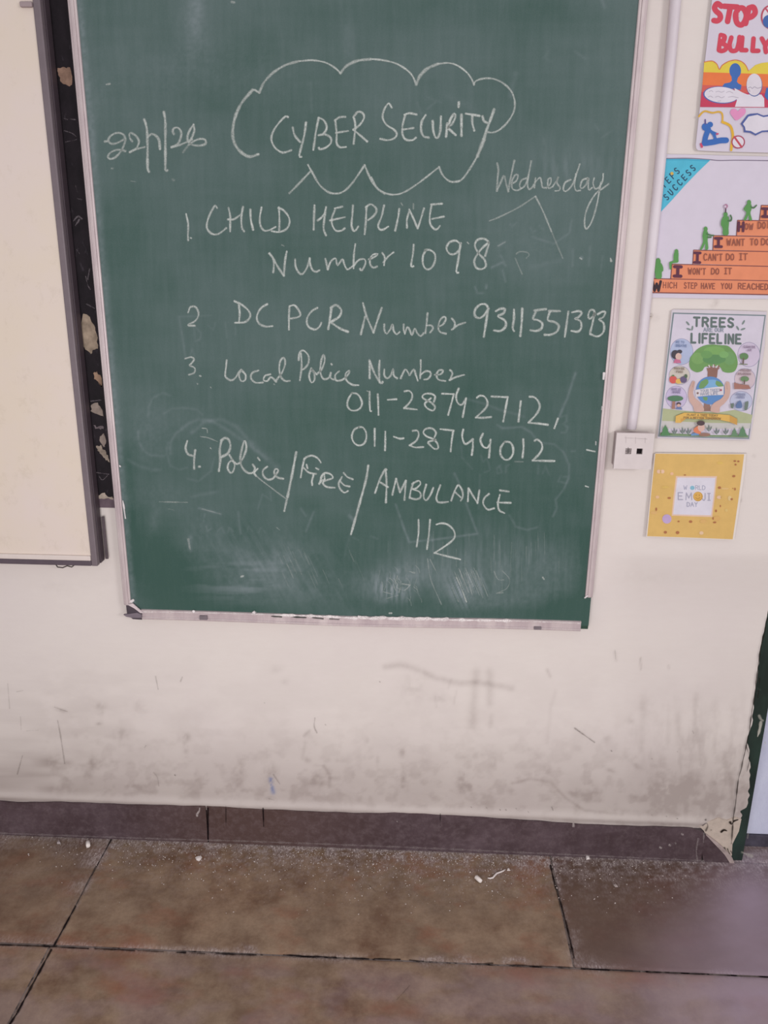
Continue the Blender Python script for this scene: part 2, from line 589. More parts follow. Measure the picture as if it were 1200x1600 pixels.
def piece(x0, x1, right=None):
    xs = [x0] + [x for x in np.arange(math.ceil(x0 / .01) * .01, x1, .01) if x0 < x < x1] + [x1]
    o = [(x, float(np.interp(x, tx, tz)) + 0.0012 * math.sin(x * 61) * math.sin(x * 23)) for x in xs]
    o[0] = (x0, o[0][1])
    prism(bm, [(x0, 0.0)] + o + (right or []) + [(x1, 0.0)] if not right else [(x0, 0.0)] + o + right, -0.006, 0.02)


piece(-3.0, joints[0] - 0.0015)
xe = W(1098, 1297).x
piece(joints[0] + 0.0015, xe, [(W(1099, 1304).x, W(1099, 1304).z), (W(1094, 1345).x, 0.0)])
sk = tag(bm_obj('baseboard_back', bm, stone), kind='structure')
bm = bmesh.new()   # the broken end piece
q = [(1098, 1345), (1094, 1318), (1097, 1304), (1102, 1302), (1116, 1317), (1131, 1333), (1139, 1346)]
prism(bm, [(W(*p).x, max(0.0, W(*p).z)) for p in q], -0.005, 0.02)
bm_obj('broken_end', bm, stone, sk)
bm = bmesh.new()
q = [(1101, 1300), (1104, 1302), (1120, 1314), (1136, 1329), (1143, 1338), (1146, 1346), (1139, 1346), (1131, 1333), (1116, 1317), (1102, 1302.5)]
prism(bm, [(W(*p).x, max(0.0, W(*p).z)) for p in q], -0.0065, 0.012)
bm_obj('mortar', bm, flat('#ab9a97', 0.9, 0.25), sk)
R = Ribbons(0.0068)
R.add(pts('325,1263 325,1311'), 3.2, .95, jitter=.1)
R.add(pts('411,1263 412,1291'), 2.4, .8, jitter=.3)
R.add(pts('353,1260 353,1290'), 2.0, .45, jitter=.4)
R.add(pts('688,1272 688,1290'), 2.2, .5, jitter=.5)
R.build('joint_lines', stroke_mat('joint_dark', '#191214', 400, .2, .4, .3, .7), sk)
R = Ribbons(0.0069)
for q, wd, o in [('312,1263 311,1268 308,1272 308,1275', 3.6, .85), ('896,1286 896,1291', 4, .7), ('1065,1303 1067,1304', 3.5, .6), ('1046,1320 1047,1321', 3.5, .6), ('1031,1324 1033,1325', 4, .7), ('1055,1317 1056,1318', 2.5, .5), ('1100,1302 1099,1316', 3, .3), ('1090,1345 1088,1330 1091,1310', 3, .3), ('620,1283 621,1284', 2, .4)]:
    R.add(pts(q), wd, o, jitter=.3)
R.add(pts('-20,1301 200,1309 400,1315 640,1324 860,1334 1100,1345'), 3.0, .2, jitter=.5)
R.build('chalk_dust_marks', stroke_mat('pale_dust', '#c9bcbb', 300, .3, .6, .3, .2), sk)

# ------------------------------------------------------------------ floor of large stone slabs
b = N('brown_stone_slab')
c = b.coord()
big = b.rng(b.noise(3.1, c, 5, 0.6), 0.38, 0.62)
mid = b.rng(b.noise(9.0, c, 6, 0.72), 0.38, 0.62)
red = b.rng(b.noise(4.3, b.coord((1, 1.6, 1)), 4, 0.6), 0.52, 0.68)
fin = b.rng(b.noise(120, c, 4, 0.7), 0.35, 0.7)
col = b.mix(mid, '#684c3a', '#947b66')
col = b.mix(b.math('MULTIPLY', big, 0.4), col, '#8b7b6a')
col = b.mix(b.math('MULTIPLY', red, 0.7), col, '#86543e')
col = b.mix(b.math('MULTIPLY', b.attr('tint'), 0.75), col, '#543e38')
col = b.mix(b.math('MULTIPLY', fin, 0.18), col, '#4f3d31')
# pale dust, speckled
spk = b.rng(b.noise(190, b.coord((1, 0.4, 1)), 3, 0.85), 0.44, 0.62)
d = b.attr('dust')
col = b.mix(b.math('MULTIPLY', d, 0.6), col, '#887a7e')
col = b.mix(b.math('MULTIPLY', d, spk), col, '#c2b4b2')
col = b.mix(b.attr('film'), col, '#a390a0')  # hazy veil at lower right painted into the colour, plus greyer front row
b.bump(b.noise(30, c, 6, 0.7), 0.22, 0.002)
slabm = b.done(col, b.rng(b.noise(12, c), 0.3, 0.7, 0.42, 0.62), 0, 0.35)
b = N('slab_joint')
f = b.rng(b.noise(26, b.coord(), 3, 0.7), 0.38, 0.52)
jointm = b.done(b.mix(f, '#1f1719', '#8a7c78'), 0.95, 0, 0.1)

ROW = -0.360
slabs = [(-3.0, -0.8015, ROW + .0022, -0.0, .25, 0), (-0.7985, 0.371, ROW + .0022, -0.0, .0, 1), (0.375, 3.0, ROW + .0022, 0.0, 1.0, 1), (0.84, 3.0, 0.0, 0.12, .7, 0),
         (-3.0, -0.811, -1.0, ROW - .0022, .15, 1), (-0.807, 1.05, -1.0, ROW - .0022, .1, 1), (1.053, 3.0, -1.0, ROW - .0022, .4, 0),
         (-3.0, -0.2, -1.6, -1.003, .2, 0), (-0.197, 1.3, -1.6, -1.003, .1, 0), (1.303, 3.0, -1.6, -1.003, .3, 0),
         (-3.0, 0.3, -3.2, -1.603, .2, 0), (0.303, 3.0, -3.2, -1.603, .1, 0)]


def floor_attrs(tint):
    def f(X, Y, Z):
        px, py = PX(X, Y, Z)
        n = fbm(px, py, 9, 5, 51, 3)
        n2 = fbm(px, py, 60, 25, 57)
        base = 1302 + 0.0385 * px
        t = py - base
        dust = 1.0 * np.exp(-np.clip(t, 0, 999) / 20.0) * np.clip((n - .25) * 2.2, 0, 1.1) * (0.35 + 0.65 * np.clip((px - 150) / 300, 0, 1))
        dust += 0.75 * np.exp(-(np.clip(t, -5, 999) / 4.5) ** 2)
        dust += 0.32 * np.exp(-np.clip(t, 0, 999) / 40.0) * np.clip((n - .42) * 5, 0, 1)
        # powder along the joints
        dust += 0.42 * np.exp(-((Y - ROW) / 0.011) ** 2) * np.clip((n2 - .38) * 5, 0, 1)
        for q, wd, o in [('175,1318 155,1345 150,1352', 6, .7), ('142,1372 133,1390', 5, .6), ('128,1395 118,1420', 3, .4), ('110,1430 85,1476', 4, .25), ('75,1490 20,1600', 4, .25), ('885,1440 880,1410 865,1360', 4, .35), ('893,1460 900,1505 935,1512', 12, .4), ('860,1348 800,1338 840,1341', 9, .5), ('735,1500 715,1496', 7, .45), ('690,1500 660,1502', 7, .45), ('375,1483 395,1482', 6, .5), ('330,1488 350,1490', 5, .4), ('788,1500 812,1497 828,1507', 4, .55),
                         ('310,1316 330,1318', 6, .8)]:
            dust += o * line_field(px, py, pts(q), wd) * np.clip((n - .2) * 2.2, 0, 1)
        film = 0.62 * blob(px, py, 1165, 1400, 62, 60, 0) + 0.55 * blob(px, py, 1215, 1490, 130, 90) + 0.36 * blob(px, py, 1170, 1590, 150, 75) + 0.16 * blob(px, py, 1060, 1480, 60, 60)
        film += 0.25 * blob(px, py, 1180, 1338, 30, 14)
        film += 0.10 * blob(px, py, 900, 1580, 300, 70)
        film += 0.15 * np.clip((ROW - Y) / .05, 0, 1) * np.clip((fbm(px, py, 70, 35, 58) - .38) * 5, 0, 1)
        film *= 0.8 + 0.4 * n2
        return {'dust': np.clip(dust, 0, 1), 'film': np.clip(film, 0, .85), 'tint': np.full(X.shape, tint)}
    return f


bmF = None
mes = []
for x0, x1, y0, y1, tint, dense in slabs:
    if dense:
        lo, hi = max(x0, -0.9), min(x1, 0.95)
        A = np.unique(np.round(np.concatenate([np.linspace(x0, lo, 6), np.linspace(lo, hi, int((hi - lo) / .004)), np.linspace(hi, x1, 6)]), 5))
        ylo = max(y0, -0.62)
        B = np.unique(np.round(np.concatenate([np.linspace(y0, ylo, 4), np.linspace(ylo, y1, int((y1 - ylo) / .005))]), 5))
    else:
        A, B = np.linspace(x0, x1, 40), np.linspace(y0, y1, 16)
    fade = lambda a, lo, hi: np.minimum(np.abs(a - lo), np.abs(hi - a))

    def fn(a, bb, x0=x0, x1=x1, y0=y0, y1=y1, k=len(mes)):
        e = np.minimum(fade(a, x0, x1), fade(bb, y0, y1))
        z = -0.0015 * np.exp(-e / 0.002) + (fbm(a, bb, .06, .06, 70 + k) - .5) * .0006
        return a, bb, z
    mes.append(grid_mesh('slab', A, B, fn, floor_attrs(tint)))
bmF = bmesh.new()
for m_ in mes:
    bmF.from_mesh(m_)
nslab = len(bmF.faces)
vs = [bmF.verts.new(p) for p in ((-3, -3.2, -.003), (3, -3.2, -.003), (3, .12, -.003), (-3, .12, -.003))]
bmF.faces.new(vs).material_index = 1
fl = tag(bm_obj('floor', bmF, [slabm, jointm], smooth=True), kind='structure')
for m_ in mes:
    bpy.data.meshes.remove(m_)
# dark open stretches of the joints
R = Ribbons(place=lambda x, y: G(x, y, 0.0012))
for q, wd, o in [('0,1476 60,1478 138,1482', 2.6, .9), ('148,1482 210,1485', 2.6, .85), ('215,1485 255,1487', 2.2, .6), ('277,1488 290,1488', 3.2, .9), ('300,1489 320,1490', 2, .6), ('338,1490 400,1492', 2.8, .85), ('443,1492 525,1496', 2.8, .9), ('538,1497 576,1498', 3.2, .9), ('585,1498 625,1499', 2.8, .9), ('640,1500 662,1502', 2.2, .8), ('745,1506 770,1505', 2.4, .8), ('792,1507 900,1512', 2.2, .7), ('908,1513 1000,1518', 2.4, .8), ('1010,1519 1105,1522', 2.4, .75), ('1110,1523 1200,1527', 2, .5),
                 ('118,1416 84,1478', 3.4, .9), ('174,1312 160,1338', 2.2, .6), ('150,1352 120,1412', 1.8, .55), ('80,1484 26,1584', 4, .9), ('26,1584 14,1602', 4, .9), ('860,1352 868,1385 884,1440 897,1497', 3.2, .9), ('868,1380 897,1497', 2, .5),
                 ('620,1562 640,1540', 1.6, .25), ('577,1383 587,1393', 1.4, .2)]:
    R.add(pts(q), wd, o, jitter=.3)
R.build('open_joints', stroke_mat('joint_gap', '#1b1416', 300, .2, .4, .4, .6), fl)

# ------------------------------------------------------------------ door frame and door at the right end of the wall
xr = W(1190, 1169, -0.004).x
xl = W(1147, 1300).x - 0.02
b = N('dark_green_gloss_paint')
f = b.rng(b.noise(14, b.coord((1, 1, .35)), 5, .65), .4, .7)
g = b.rng(b.noise(48, b.coord((1, 1, .5)), 4, .7), .63, .72)
gm = b.done(b.mix(b.math('MULTIPLY', g, .55), b.mix(f, '#1e2a26', '#2c4038'), '#6c7f76'), 0.4, 0, 0.4)
bm = bmesh.new()
box(bm, xl, xr, 0.004, 0.075, 0.0, 2.1, .002)
post = tag(bm_obj('trim_1', bm, gm), kind='structure')
R = Ribbons(-.0037)
for q, wd, o in [('1186,1118 1189,1124 1192,1126', 4, .45), ('1189,1128 1187,1140 1184,1150', 4.5, .8), ('1195,1160 1196,1162', 2, .4), ('1170,1295 1168,1310', 2, .25), ('1160,1332 1175,1338', 6, .35)]:
    R.add(pts(q), wd, o, jitter=.4)
R.build('paint_chips', stroke_mat('post_chip', '#b9b6ac', 300, .2, .45, .35, .5), post)
b = N('pale_lilac_door')
f = b.rng(b.noise(7, b.coord((1.4, 1, .6)), 6, .7), .35, .7)
b.bump(b.noise(16, b.coord((1.5, 1, .7)), 6, .7), .5, .004)
dm = b.done(b.mix(f, '#c2c4dc', '#d8daee'), .5, 0, .3)
bm = bmesh.new()
box(bm, xr - 0.01, 1.75, 0.066, 0.10, 0.036, 2.08, .002)
tag(bm_obj('door_1', bm, dm), kind='structure')
bm = bmesh.new()
box(bm, xr, 1.75, 0.060, 0.10, 0.0, 0.036, .002)
tag(bm_obj('trim_2', bm, flat('#4a4652', .6, .3)), kind='structure')

# ================================================================== OLD BLACKBOARD behind both boards
bz = W(165, 779, .006).z
b = N('worn_black_paint')
f = b.rng(b.noise(20, b.coord((1, 1, .7)), 6, .7), .35, .75)
g = b.rng(b.noise(55, b.coord((1.5, 1, .5)), 5, .75), .60, .75)
bbm = b.done(b.mix(b.math('MULTIPLY', g, .45), b.mix(f, '#151015', '#282027'), '#5d5560'), .65, 0, .25)
bb = empty('old_blackboard', (-0.8, 0, bz))
tag(bb, 'old black board with peeling paper, in the gap between the cream and green boards', 'blackboard')
bm = bmesh.new()
box(bm, -1.9, 0.2, -0.0034, -0.0017, bz, 2.25, .0003)
bm_obj('black_panel', bm, bbm, bb)
zb = W(165, 794, .007).z
bm = bmesh.new()
box(bm, -1.9, 0.2, -0.0036, -0.0017, zb, bz, .0003)
bm_obj('bottom_border', bm, flat('#6d5d66', .8, .3), bb)
papm = flat('#a3907f', .85, .3)
for q, cc in [('90,106 100,105 110,106 113,120 112,132 107,135 100,132 95,128 92,118', '#9a7c6c'),
              ('128,492 134,490 142,498 148,512 152,528 152,544 146,548 142,552 136,548 129,540 126,515', '#a39180'),
              ('145,582 152,581 158,590 160,604 158,604 153,597 147,592', '#8f7563'),
              ('143,632 152,630 158,638 162,650 155,648 148,646 142,642', '#8e8078'),
              ('150,698 157,696 163,704 168,712 172,722 166,719 158,712 153,704', '#97897d'),
              ('158,680 162,678 165,690 163,699 159,694 156,688', '#8d7f78'),
              ('147,664 152,667 158,665 163,668 162,671 154,670 148,671', '#7d7075'),
              ('153,777 158,772 164,771 169,776 177,777 176,779.5 165,779 154,779', '#b3a498')]:
    P0 = pts(q)
    P1 = []
    for (xa, ya), (xb, yb) in zip(P0, P0[1:] + P0[:1]):
        for t_ in (0, .33, .66):
            P1.append((xa + (xb - xa) * t_ + random.uniform(-1.3, 1.3), ya + (yb - ya) * t_ + random.uniform(-1.3, 1.3)))
    P = [W(x, y, .004) for x, y in P1]
    bm = bmesh.new()
    # slightly curled scrap: outline fan lifted at its middle
    prism(bm, [(p.x, p.z) for p in P], -.0040, -.0033)
    bm_obj('torn_paper', bm, flat(cc, .9, .38), bb)
R = Ribbons(.0036)
for q, wd, o in [('115,345 122,338 128,342', 3, .7), ('118,352 124,343', 3, .8), ('120,390 124,396', 3, .4), ('134,432 137,445 141,452', 2, .6), ('140,420 137,437', 2, .5), ('100,204 112,208 120,214', 1.6, .5), ('102,222 120,218', 1.6, .5), ('110,186 118,187', 2, .6), ('142,627 158,625', 2, .5), ('148,738 170,741', 1.8, .7), ('155,744 160,750 168,743', 1.4, .5), ('135,475 148,482', 2, .4), ('100,185 106,187', 1.6, .4), ('160,686 162,700', 2, .5), ('118,290 121,300', 2, .3), ('120,310 128,312', 2, .3)]:
    R.add(pts(q), wd * .85, o * .6, jitter=.5)
R.build('scratches', stroke_mat('scratch_grey', '#a89ca3', 300, .3, .6, .3, .3), bb)

# ================================================================== CREAM WHITEBOARD at the left
WO = 0.05
xi, xo = W(92, 400, WO).x, W(103, 400, WO).x
zi, zo = W(70, 874.5, WO).z, W(70, 883, WO).z
wb = empty('whiteboard', (-1.5, 0, zo))
tag(wb, 'large cream whiteboard with a dark grey frame, left of the green chalkboard', 'whiteboard')
b = N('cream_board_sheet')
f = b.rng(b.noise(5, b.coord(), 5, .6), .35, .65)
g = b.rng(b.noise(30, b.coord((1, 1, .8)), 5, .78), .56, .74)
col = b.mix(f, '#dfd0c1', '#dfd0c9')
col = b.mix(b.math('MULTIPLY', g, .25), col, '#b5a48f')
creamm = b.done(col, .42, 0, .4)
bm = bmesh.new()
box(bm, -2.4, xi + .001, -WO + .004, -0.012, zi - .001, 2.2)
bm_obj('board_surface', bm, creamm, wb)
fm = flat('#75696f', .45, .06, .4)
fm2 = flat('#4b4047', .55, .12, .3)
bm = bmesh.new()
box(bm, xi, xo, -WO, -.0335, zo, 2.2, .0025)
bm_obj('frame_edge', bm, fm, wb)
bm = bmesh.new()
box(bm, -2.4, xi, -WO, -.0335, zo, zi, .0025)
bm_obj('frame_edge', bm, flat('#5b4f58', .5, .1, .35), wb)
bm = bmesh.new()
box(bm, xi + .001, xo + .002, -.0335, -.0095, zo + .002, 2.2, .001)
bm_obj('frame_side', bm, fm2, wb)
bm = bmesh.new()
box(bm, -2.4, xi, -WO - .002, -WO + .004, zi, zi + .012, .002)
bm_obj('lower_lip', bm, flat('#dccfca', .3, .03, .5), wb)
a, d_ = W(32, 11.5, WO), W(55, 3.5, WO)
bm = bmesh.new()
box(bm, a.x, xi, -WO - .004, -WO + .004, a.z, d_.z + .001, .002)
bm_obj('corner_clip', bm, flat('#a08f92', .5, .06), wb)
bm = bmesh.new()
ww = [W(x, y, .03) for x, y in pts('86,880 90,886 98,887 105,884 112,886 117,882')]
tube(bm, [tuple(p) for p in ww], .0016, 8)
bm_obj('hanging_wire', bm, flat('#57504e', .6, .1), wb, True)
bm = bmesh.new()
q = W(160, 875, .006)
box(bm, xo + .004, xo + .011, -.0115, -.0083, zo + .004, zo + .11, .001)
bm_obj('trim_strip', bm, flat('#5d5257', .6, .2), wb)

# ================================================================== GREEN CHALKBOARD
BO = 0.022
XL, XLi = W(142, 400, .026).x, W(155, 400, .026).x
XR, XRi = W(976, 400, .026).x, W(962.5, 400, .026).x
ZB = W(560, 977, .026).z
ZBi = W(560, 962, .026).z
ZT = 2.25
cb = empty('chalkboard', ((XL + XR) / 2, 0, ZB))
tag(cb, 'large green chalkboard on the wall with cyber security helpline numbers in white chalk', 'chalkboard')

vx, vz = np.arange(XLi - .004, XR - .002, .0026), np.concatenate([np.arange(ZBi - .012, 2.01, .0026), np.array([2.1, 2.2, ZT])])


def board_attrs(X, Y, Z):
    px, py = PX(X, Y, Z)
    D = np.zeros(X.shape)
    cl = fbm(px, py, 170, 130, 80)
    sv = fbm(px, py, 7, 90, 84, 3)           # upright wiping streaks
    sh = fbm(px + .4 * py, py, 90, 10, 88, 3)
    fine = fbm(px, py, 5, 5, 92, 3)
    # dust film: thick over the upper half, thin at lower left / lower right
    D += 0.085 + 0.05 * np.clip((520 - py) / 420, 0, 1) - 0.04 * np.clip((py - 600) / 200, 0, 1)
    D += 0.06 * np.clip((cl - .42) * 3.5, -.5, 1)
    D += 0.05 * (sv - .45) + 0.03 * (sh - .45)
    D += 0.04 * np.clip((px - 800) / 120, 0, 1) * np.clip((600 - py) / 250, 0, 1)
    for cx, cy, rx, ry, ang, o in [
        (290, 110, 130, 45, -8, .12), (420, 130, 40, 40, 0, .06), (306, 20, 12, 50, 0, .25), (300, 30, 26, 60, 0, .1), (545, 60, 14, 40, 0, .12), (150, 170, 12, 50, 5, .1), (830, 380, 70, 60, 0, .08), (230, 680, 30, 60, 0, .10), (260, 655, 90, 60, 0, .06),
        (385, 890, 70, 32, 15, .15), (370, 920, 45, 22, 20, .12), (470, 900, 60, 50, 20, .13), (445, 865, 40, 40, 0, .08), (310, 840, 30, 45, 20, .1),
        (575, 915, 60, 20, -8, .12), (622, 905, 32, 26, 0, .2), (600, 930, 22, 18, 30, .14), (650, 890, 40, 30, 0, .12), (735, 925, 22, 24, 0, .22), (700, 905, 40, 40, 0, .1), (800, 890, 110, 40, -5, .14), (850, 900, 40, 30, 0, .1),
        (250, 780, 60, 25, 0, .12), (760, 945, 90, 9, -4, .1), (820, 930, 70, 14, -8, .1), (240, 815, 8, 20, 10, .16)]:
        D += .62 * o * blob(px, py, cx, cy, rx, ry, ang) * (.4 + 1.1 * fine)
    # hard wiped hand prints near the bottom
    st1 = fbm(px * .92 - py * .40, py * .3, 3.2, 30, 101, 3)
    D += 0.55 * blob(px, py, 730, 920, 24, 22) * np.clip((st1 - .5) * 5, 0, 1)
    D += 0.5 * blob(px, py, 615, 915, 30, 22) * np.clip((fbm(px, py * .5, 4, 10, 105, 3) - .48) * 5, 0, 1)
    D += 0.25 * blob(px, py, 375, 905, 60, 26) * np.clip((sh - .45) * 5, 0, 1)
    sd = fbm(px * .85 - py * .5, px * .1 + py * .17, 3.5, 12, 131, 3)
    D += 0.07 * blob(px, py, 440, 885, 130, 50, 20) * np.clip((sd - .42) * 3, 0, 1) + 0.13 * blob(px, py, 440, 885, 120, 45, 20) * np.clip((fbm(px - .5 * py, py + .4 * px, 26, 34, 137) - .42) * 4, 0, 1)
    D += 0.10 * blob(px, py, 760, 880, 150, 60) * np.clip((fbm(px, py, 4, 50, 133, 3) - .44) * 4, 0, 1)
    # wiped clean patches
    for cx, cy, rx, ry, ang, o in [(250, 890, 75, 60, 0, .20), (350, 955, 130, 14, 2, .12), (690, 950, 110, 14, 3, .2), (880, 955, 40, 36, -30, .30), (912, 900, 10, 80, 0, .2), (205, 800, 10, 120, 0, .1), (375, 70, 60, 45, 0, .14), (480, 790, 22, 14, 0, .12), (690, 600, 120, 40, 0, .06), (880, 20, 120, 40, 0, .1), (520, 20, 120, 30, 0, .08), (665, 925, 16, 14, 0, .15)]:
        D -= .5 * o * blob(px, py, cx, cy, rx, ry, ang)
    # erased drawings
    for q, wd, o in [('300,676 318,660 345,655 370,667 394,694', 3.5, .14), ('394,694 420,718 432,730', 6, .12), ('284,670 295,662 310,655 330,658 348,667 370,682 390,696 418,718', 3, .14), ('232,650 232,636 240,621 254,614 266,618', 2, .12), ('256,646 268,639 286,637 308,640 316,648', 2, .10), ('266,708 266,692 274,678 284,670', 2.5, .13),
                     ('262,692 260,708 266,728 280,734 292,731', 2, .1), ('216,674 216,688 224,704 236,712 256,712', 2, .12), ('200,718 216,728 236,734 250,734', 3, .10), ('293,748 310,752 330,736 335,715', 2, .1),
                     ('836,684 830,676 815,667 804,668 785,669 777,664', 2, .22), ('732,624 757,631 783,641 819,651', 2, .14), ('847,692 866,694 881,707 889,726 889,747 881,764 868,781 870,794 864,807', 1.8, .18), ('796,805 806,823 823,828 840,824', 1.8, .16), ('899,583 887,620 874,651', 2.2, .26), ('878,651 885,649 885,658 880,662 887,668 884,676 877,676', 1.8, .14),
                     ('618,788 639,847 680,843 746,834 728,786', 1.8, .24), ('710,740 718,756', 1.8, .25), ('560,786 538,870', 2, .06), ('540,800 565,800', 6, .05), ('628,820 641,848', 1.5, .1),
                     ('280,495 290,558', 1.8, .14), ('280,495 330,493', 1.6, .09), ('302,505 305,533 313,530 314,520 306,512', 1.6, .12), ('352,504 354,528', 1.6, .1), ('368,512 368,522', 1.6, .09), ('325,508 333,516 336,505', 1.6, .08), ('297,555 300,545 304,556', 1.5, .1),
                     ('832,370 865,381 890,364 893,345', 1.8, .13), ('797,350 800,355 806,348', 1.6, .1), ('842,352 848,358', 1.6, .1), ('828,355 832,362 838,360', 1.6, .1), ('782,399 789,410', 1.8, .14), ('779,384 789,378', 2, .25), ('768,418 785,410 790,415', 2, .2), ('785,422 790,440', 1.6, .2), ('742,448 746,458 755,458', 1.6, .2), ('760,445 760,450', 2, .3), ('895,390 895,415', 1.8, .12), ('922,385 920,415', 1.8, .1), ('942,400 938,425', 1.8, .1), ('908,402 909,403', 2.2, .35), ('830,418 880,405', 4, .06),
                     ('751,711 755,722 760,716 763,722 766,735 757,738', 1.6, .1), ('780,728 784,738 778,740 776,732 782,727', 1.6, .14), ('790,738 791,728 796,726', 1.6, .12), ('841,728 841,740', 1.6, .12), ('848,740 852,728 858,742', 1.6, .12), ('876,744 872,752 885,755 888,745 880,745', 1.6, .14), ('893,705 898,705', 1.6, .14), ('720,690 722,715 738,733', 1.6, .1), ('748,795 750,742', 1.6, .1),
                     ('372,800 376,834', 1.8, .14), ('322,822 324,830 330,826', 1.5, .14), ('340,830 346,824 350,832', 1.5, .12), ('356,832 358,824 364,830', 1.5, .12), ('386,832 388,822 394,830', 1.5, .1), ('404,832 408,824 414,832', 1.5, .1), ('320,803 318,815', 1.5, .12), ('311,794 345,803', 1.8, .22), ('297,840 296,850 298,860', 3.5, .22), ('403,795 410,772 424,782 422,768', 1.5, .12), ('490,800 478,830', 2, .16), ('470,795 478,806', 2, .14), ('300,776 340,768', 3, .1), ('546,806 552,812', 3, .25), ('440,775 447,777', 1.8, .1),
                     ('672,835 676,846', 1.6, .14), ('580,838 590,842', 1.6, .14), ('552,840 560,844', 1.6, .12), ('700,150 740,170', 6, .04), ('850,215 850,225', 2, .08), ('668,170 672,166 680,160', 2, .1), ('652,160 658,178', 2, .1), ('668,152 690,160', 2, .08), ('805,115 798,150', 4, .12), ('930,195 935,203', 2, .12), ('940,215 955,205', 2, .08), ('858,80 850,90 862,96', 3, .05),
                     ('898,80 915,92', 2, .1), ('940,0 945,12', 2.5, .16), ('485,130 487,175', 2.5, .07), ('330,205 332,230', 2, .05)]:
        D += .72 * o * line_field(px, py, pts(q), wd * .9) * (.45 + fine)
    # Drag of the eraser through Wednesday
    D += 0.10 * blob(px, py, 890, 262, 60, 26) * np.clip((fbm(px, py, 6, 40, 120, 3) - .42) * 4, 0, 1)
    # powder gathered on the edges
    D += 0.22 * np.exp(-((px - (124 + .0885 * py)) / 6.0) ** 2) * (.3 + fine)
    return {'dust': np.clip(D, 0.0, .9)}


me = grid_mesh('writing_surface', vx, vz, lambda a, bq: (a, 0 * a - BO, bq), board_attrs)
b = N('green_chalkboard')
f = b.rng(b.noise(6, b.coord((1, 1, .6)), 4, .6), .35, .65)
s1 = b.rng(b.noise(90, b.coord((1, 1, .12)), 4, .7), .35, .7, -.012, .02)
s2 = b.rng(b.noise(420, b.coord(), 3, .7), .3, .7, -.02, .02)
dd = b.math('ADD', b.math('ADD', b.attr('dust'), s1), s2)
dd = b.math('MAXIMUM', dd, 0.0)
col = b.mix(f, '#3b564f', '#3f5952')
col = b.mix(dd, col, '#a1a9b1')
greenm = b.done(col, b.rng(b.attr('dust'), 0, .5, .55, .9), 0, .12)
surf = link('writing_surface', me, greenm, cb)
bm = bmesh.new()
box(bm, XL + .004, XR - .003, -BO + .001, -.0048, ZB + .004, ZT, .001)
bm_obj('backing_board', bm, flat('#33493f', .7, .1), cb)

alum = N('dusty_aluminium')
f = alum.rng(alum.noise(30, alum.coord((1, 1, .25)), 5, .65), .35, .7)
alm = alum.done(alum.mix(f, '#bdacb0', '#d6c8c8'), .42, .25, .4)
alum = N('dusty_aluminium_groove')
alm2 = alum.done('#b3a3a8', .5, .25, .4)


def rail(bm, x0, x1, z0, z1):
    w_ = x1 - x0
    box(bm, x0, x1, -.026, -.0048, z0, z1, .0025)
    box(bm, x0 + .32 * w_, x0 + .72 * w_, -.0285, -.0255, z0 + .001, z1 - .001, .0012)


zl0 = W(200, 946, .026).z
bm = bmesh.new()
rail(bm, XL, XLi, zl0, ZT)
lr = bm_obj('frame_rail', bm, alm, cb)
zr0 = W(918, 934, .026).z
bm = bmesh.new()
rail(bm, XRi, XR, zr0, ZT)
bm_obj('frame_rail', bm, alm, cb)
# bottom rail: slightly sagging channel with a lower lip
xb0, xb1 = W(221, 960, .026).x, W(908, 975, .026).x
bm = bmesh.new()
prof = [(-.0048, .001), (-.026, .000), (-.0275, .0015), (-.0275, .0062), (-.0255, .0075), (-.0255, .0205), (-.0270, .0215), (-.0270, .0245), (-.0245, .0255), (-.0048, .0255)]
rings = []
nb_ = 60
for i in range(nb_ + 1):
    t = i / nb_
    x = xb0 + (xb1 - xb0) * t
    sag = -.0022 * math.sin(math.pi * min(1, t * 1.25)) + .0012 * math.sin(t * 9.0)
    rings.append([bm.verts.new((x, y, ZB + z + sag)) for y, z in prof])
for A_, B_ in zip(rings, rings[1:]):
    for k in range(len(prof)):
        bm.faces.new((A_[k], A_[(k + 1) % len(prof)], B_[(k + 1) % len(prof)], B_[k]))
bm.faces.new(rings[0])
bm.faces.new(list(reversed(rings[-1])))
bmesh.ops.recalc_face_normals(bm, faces=bm.faces)
bm_obj('frame_rail', bm, alm, cb)
R = Ribbons(.0278)
R.add(pts('223,956 300,957 380,959 440,961'), 2.6, .6, jitter=.5)
R.add(pts('430,961 500,963 560,966 620,967 680,968 730,969 800,970'), 4.6, 1.0, jitter=.45)
R.add(pts('560,964 620,965 700,967'), 3.5, .9, jitter=.6)
R.add(pts('800,970 860,972 906,974'), 2.4, .6, jitter=.4)
R.add(pts('224,964 420,971 560,978 700,977 905,984'), 1.8, .35, jitter=.3)
R.build('chalk_dust', stroke_mat('chalk_powder', '#efe6e6', 260, .3, .55, .3, .35), cb)
R = Ribbons(.0279)
for q, wd, o in [('424,963 440,964', 2.2, .8), ('455,964 478,965', 2.4, .8), ('488,965 505,967', 2.2, .7), ('515,967 530,968', 2, .5)]:
    R.add(pts(q), wd, o, jitter=.5)
R.build('open_gaps', stroke_mat('gap_dark', '#2d3a36', 200, .2, .4, .4, .7), cb)
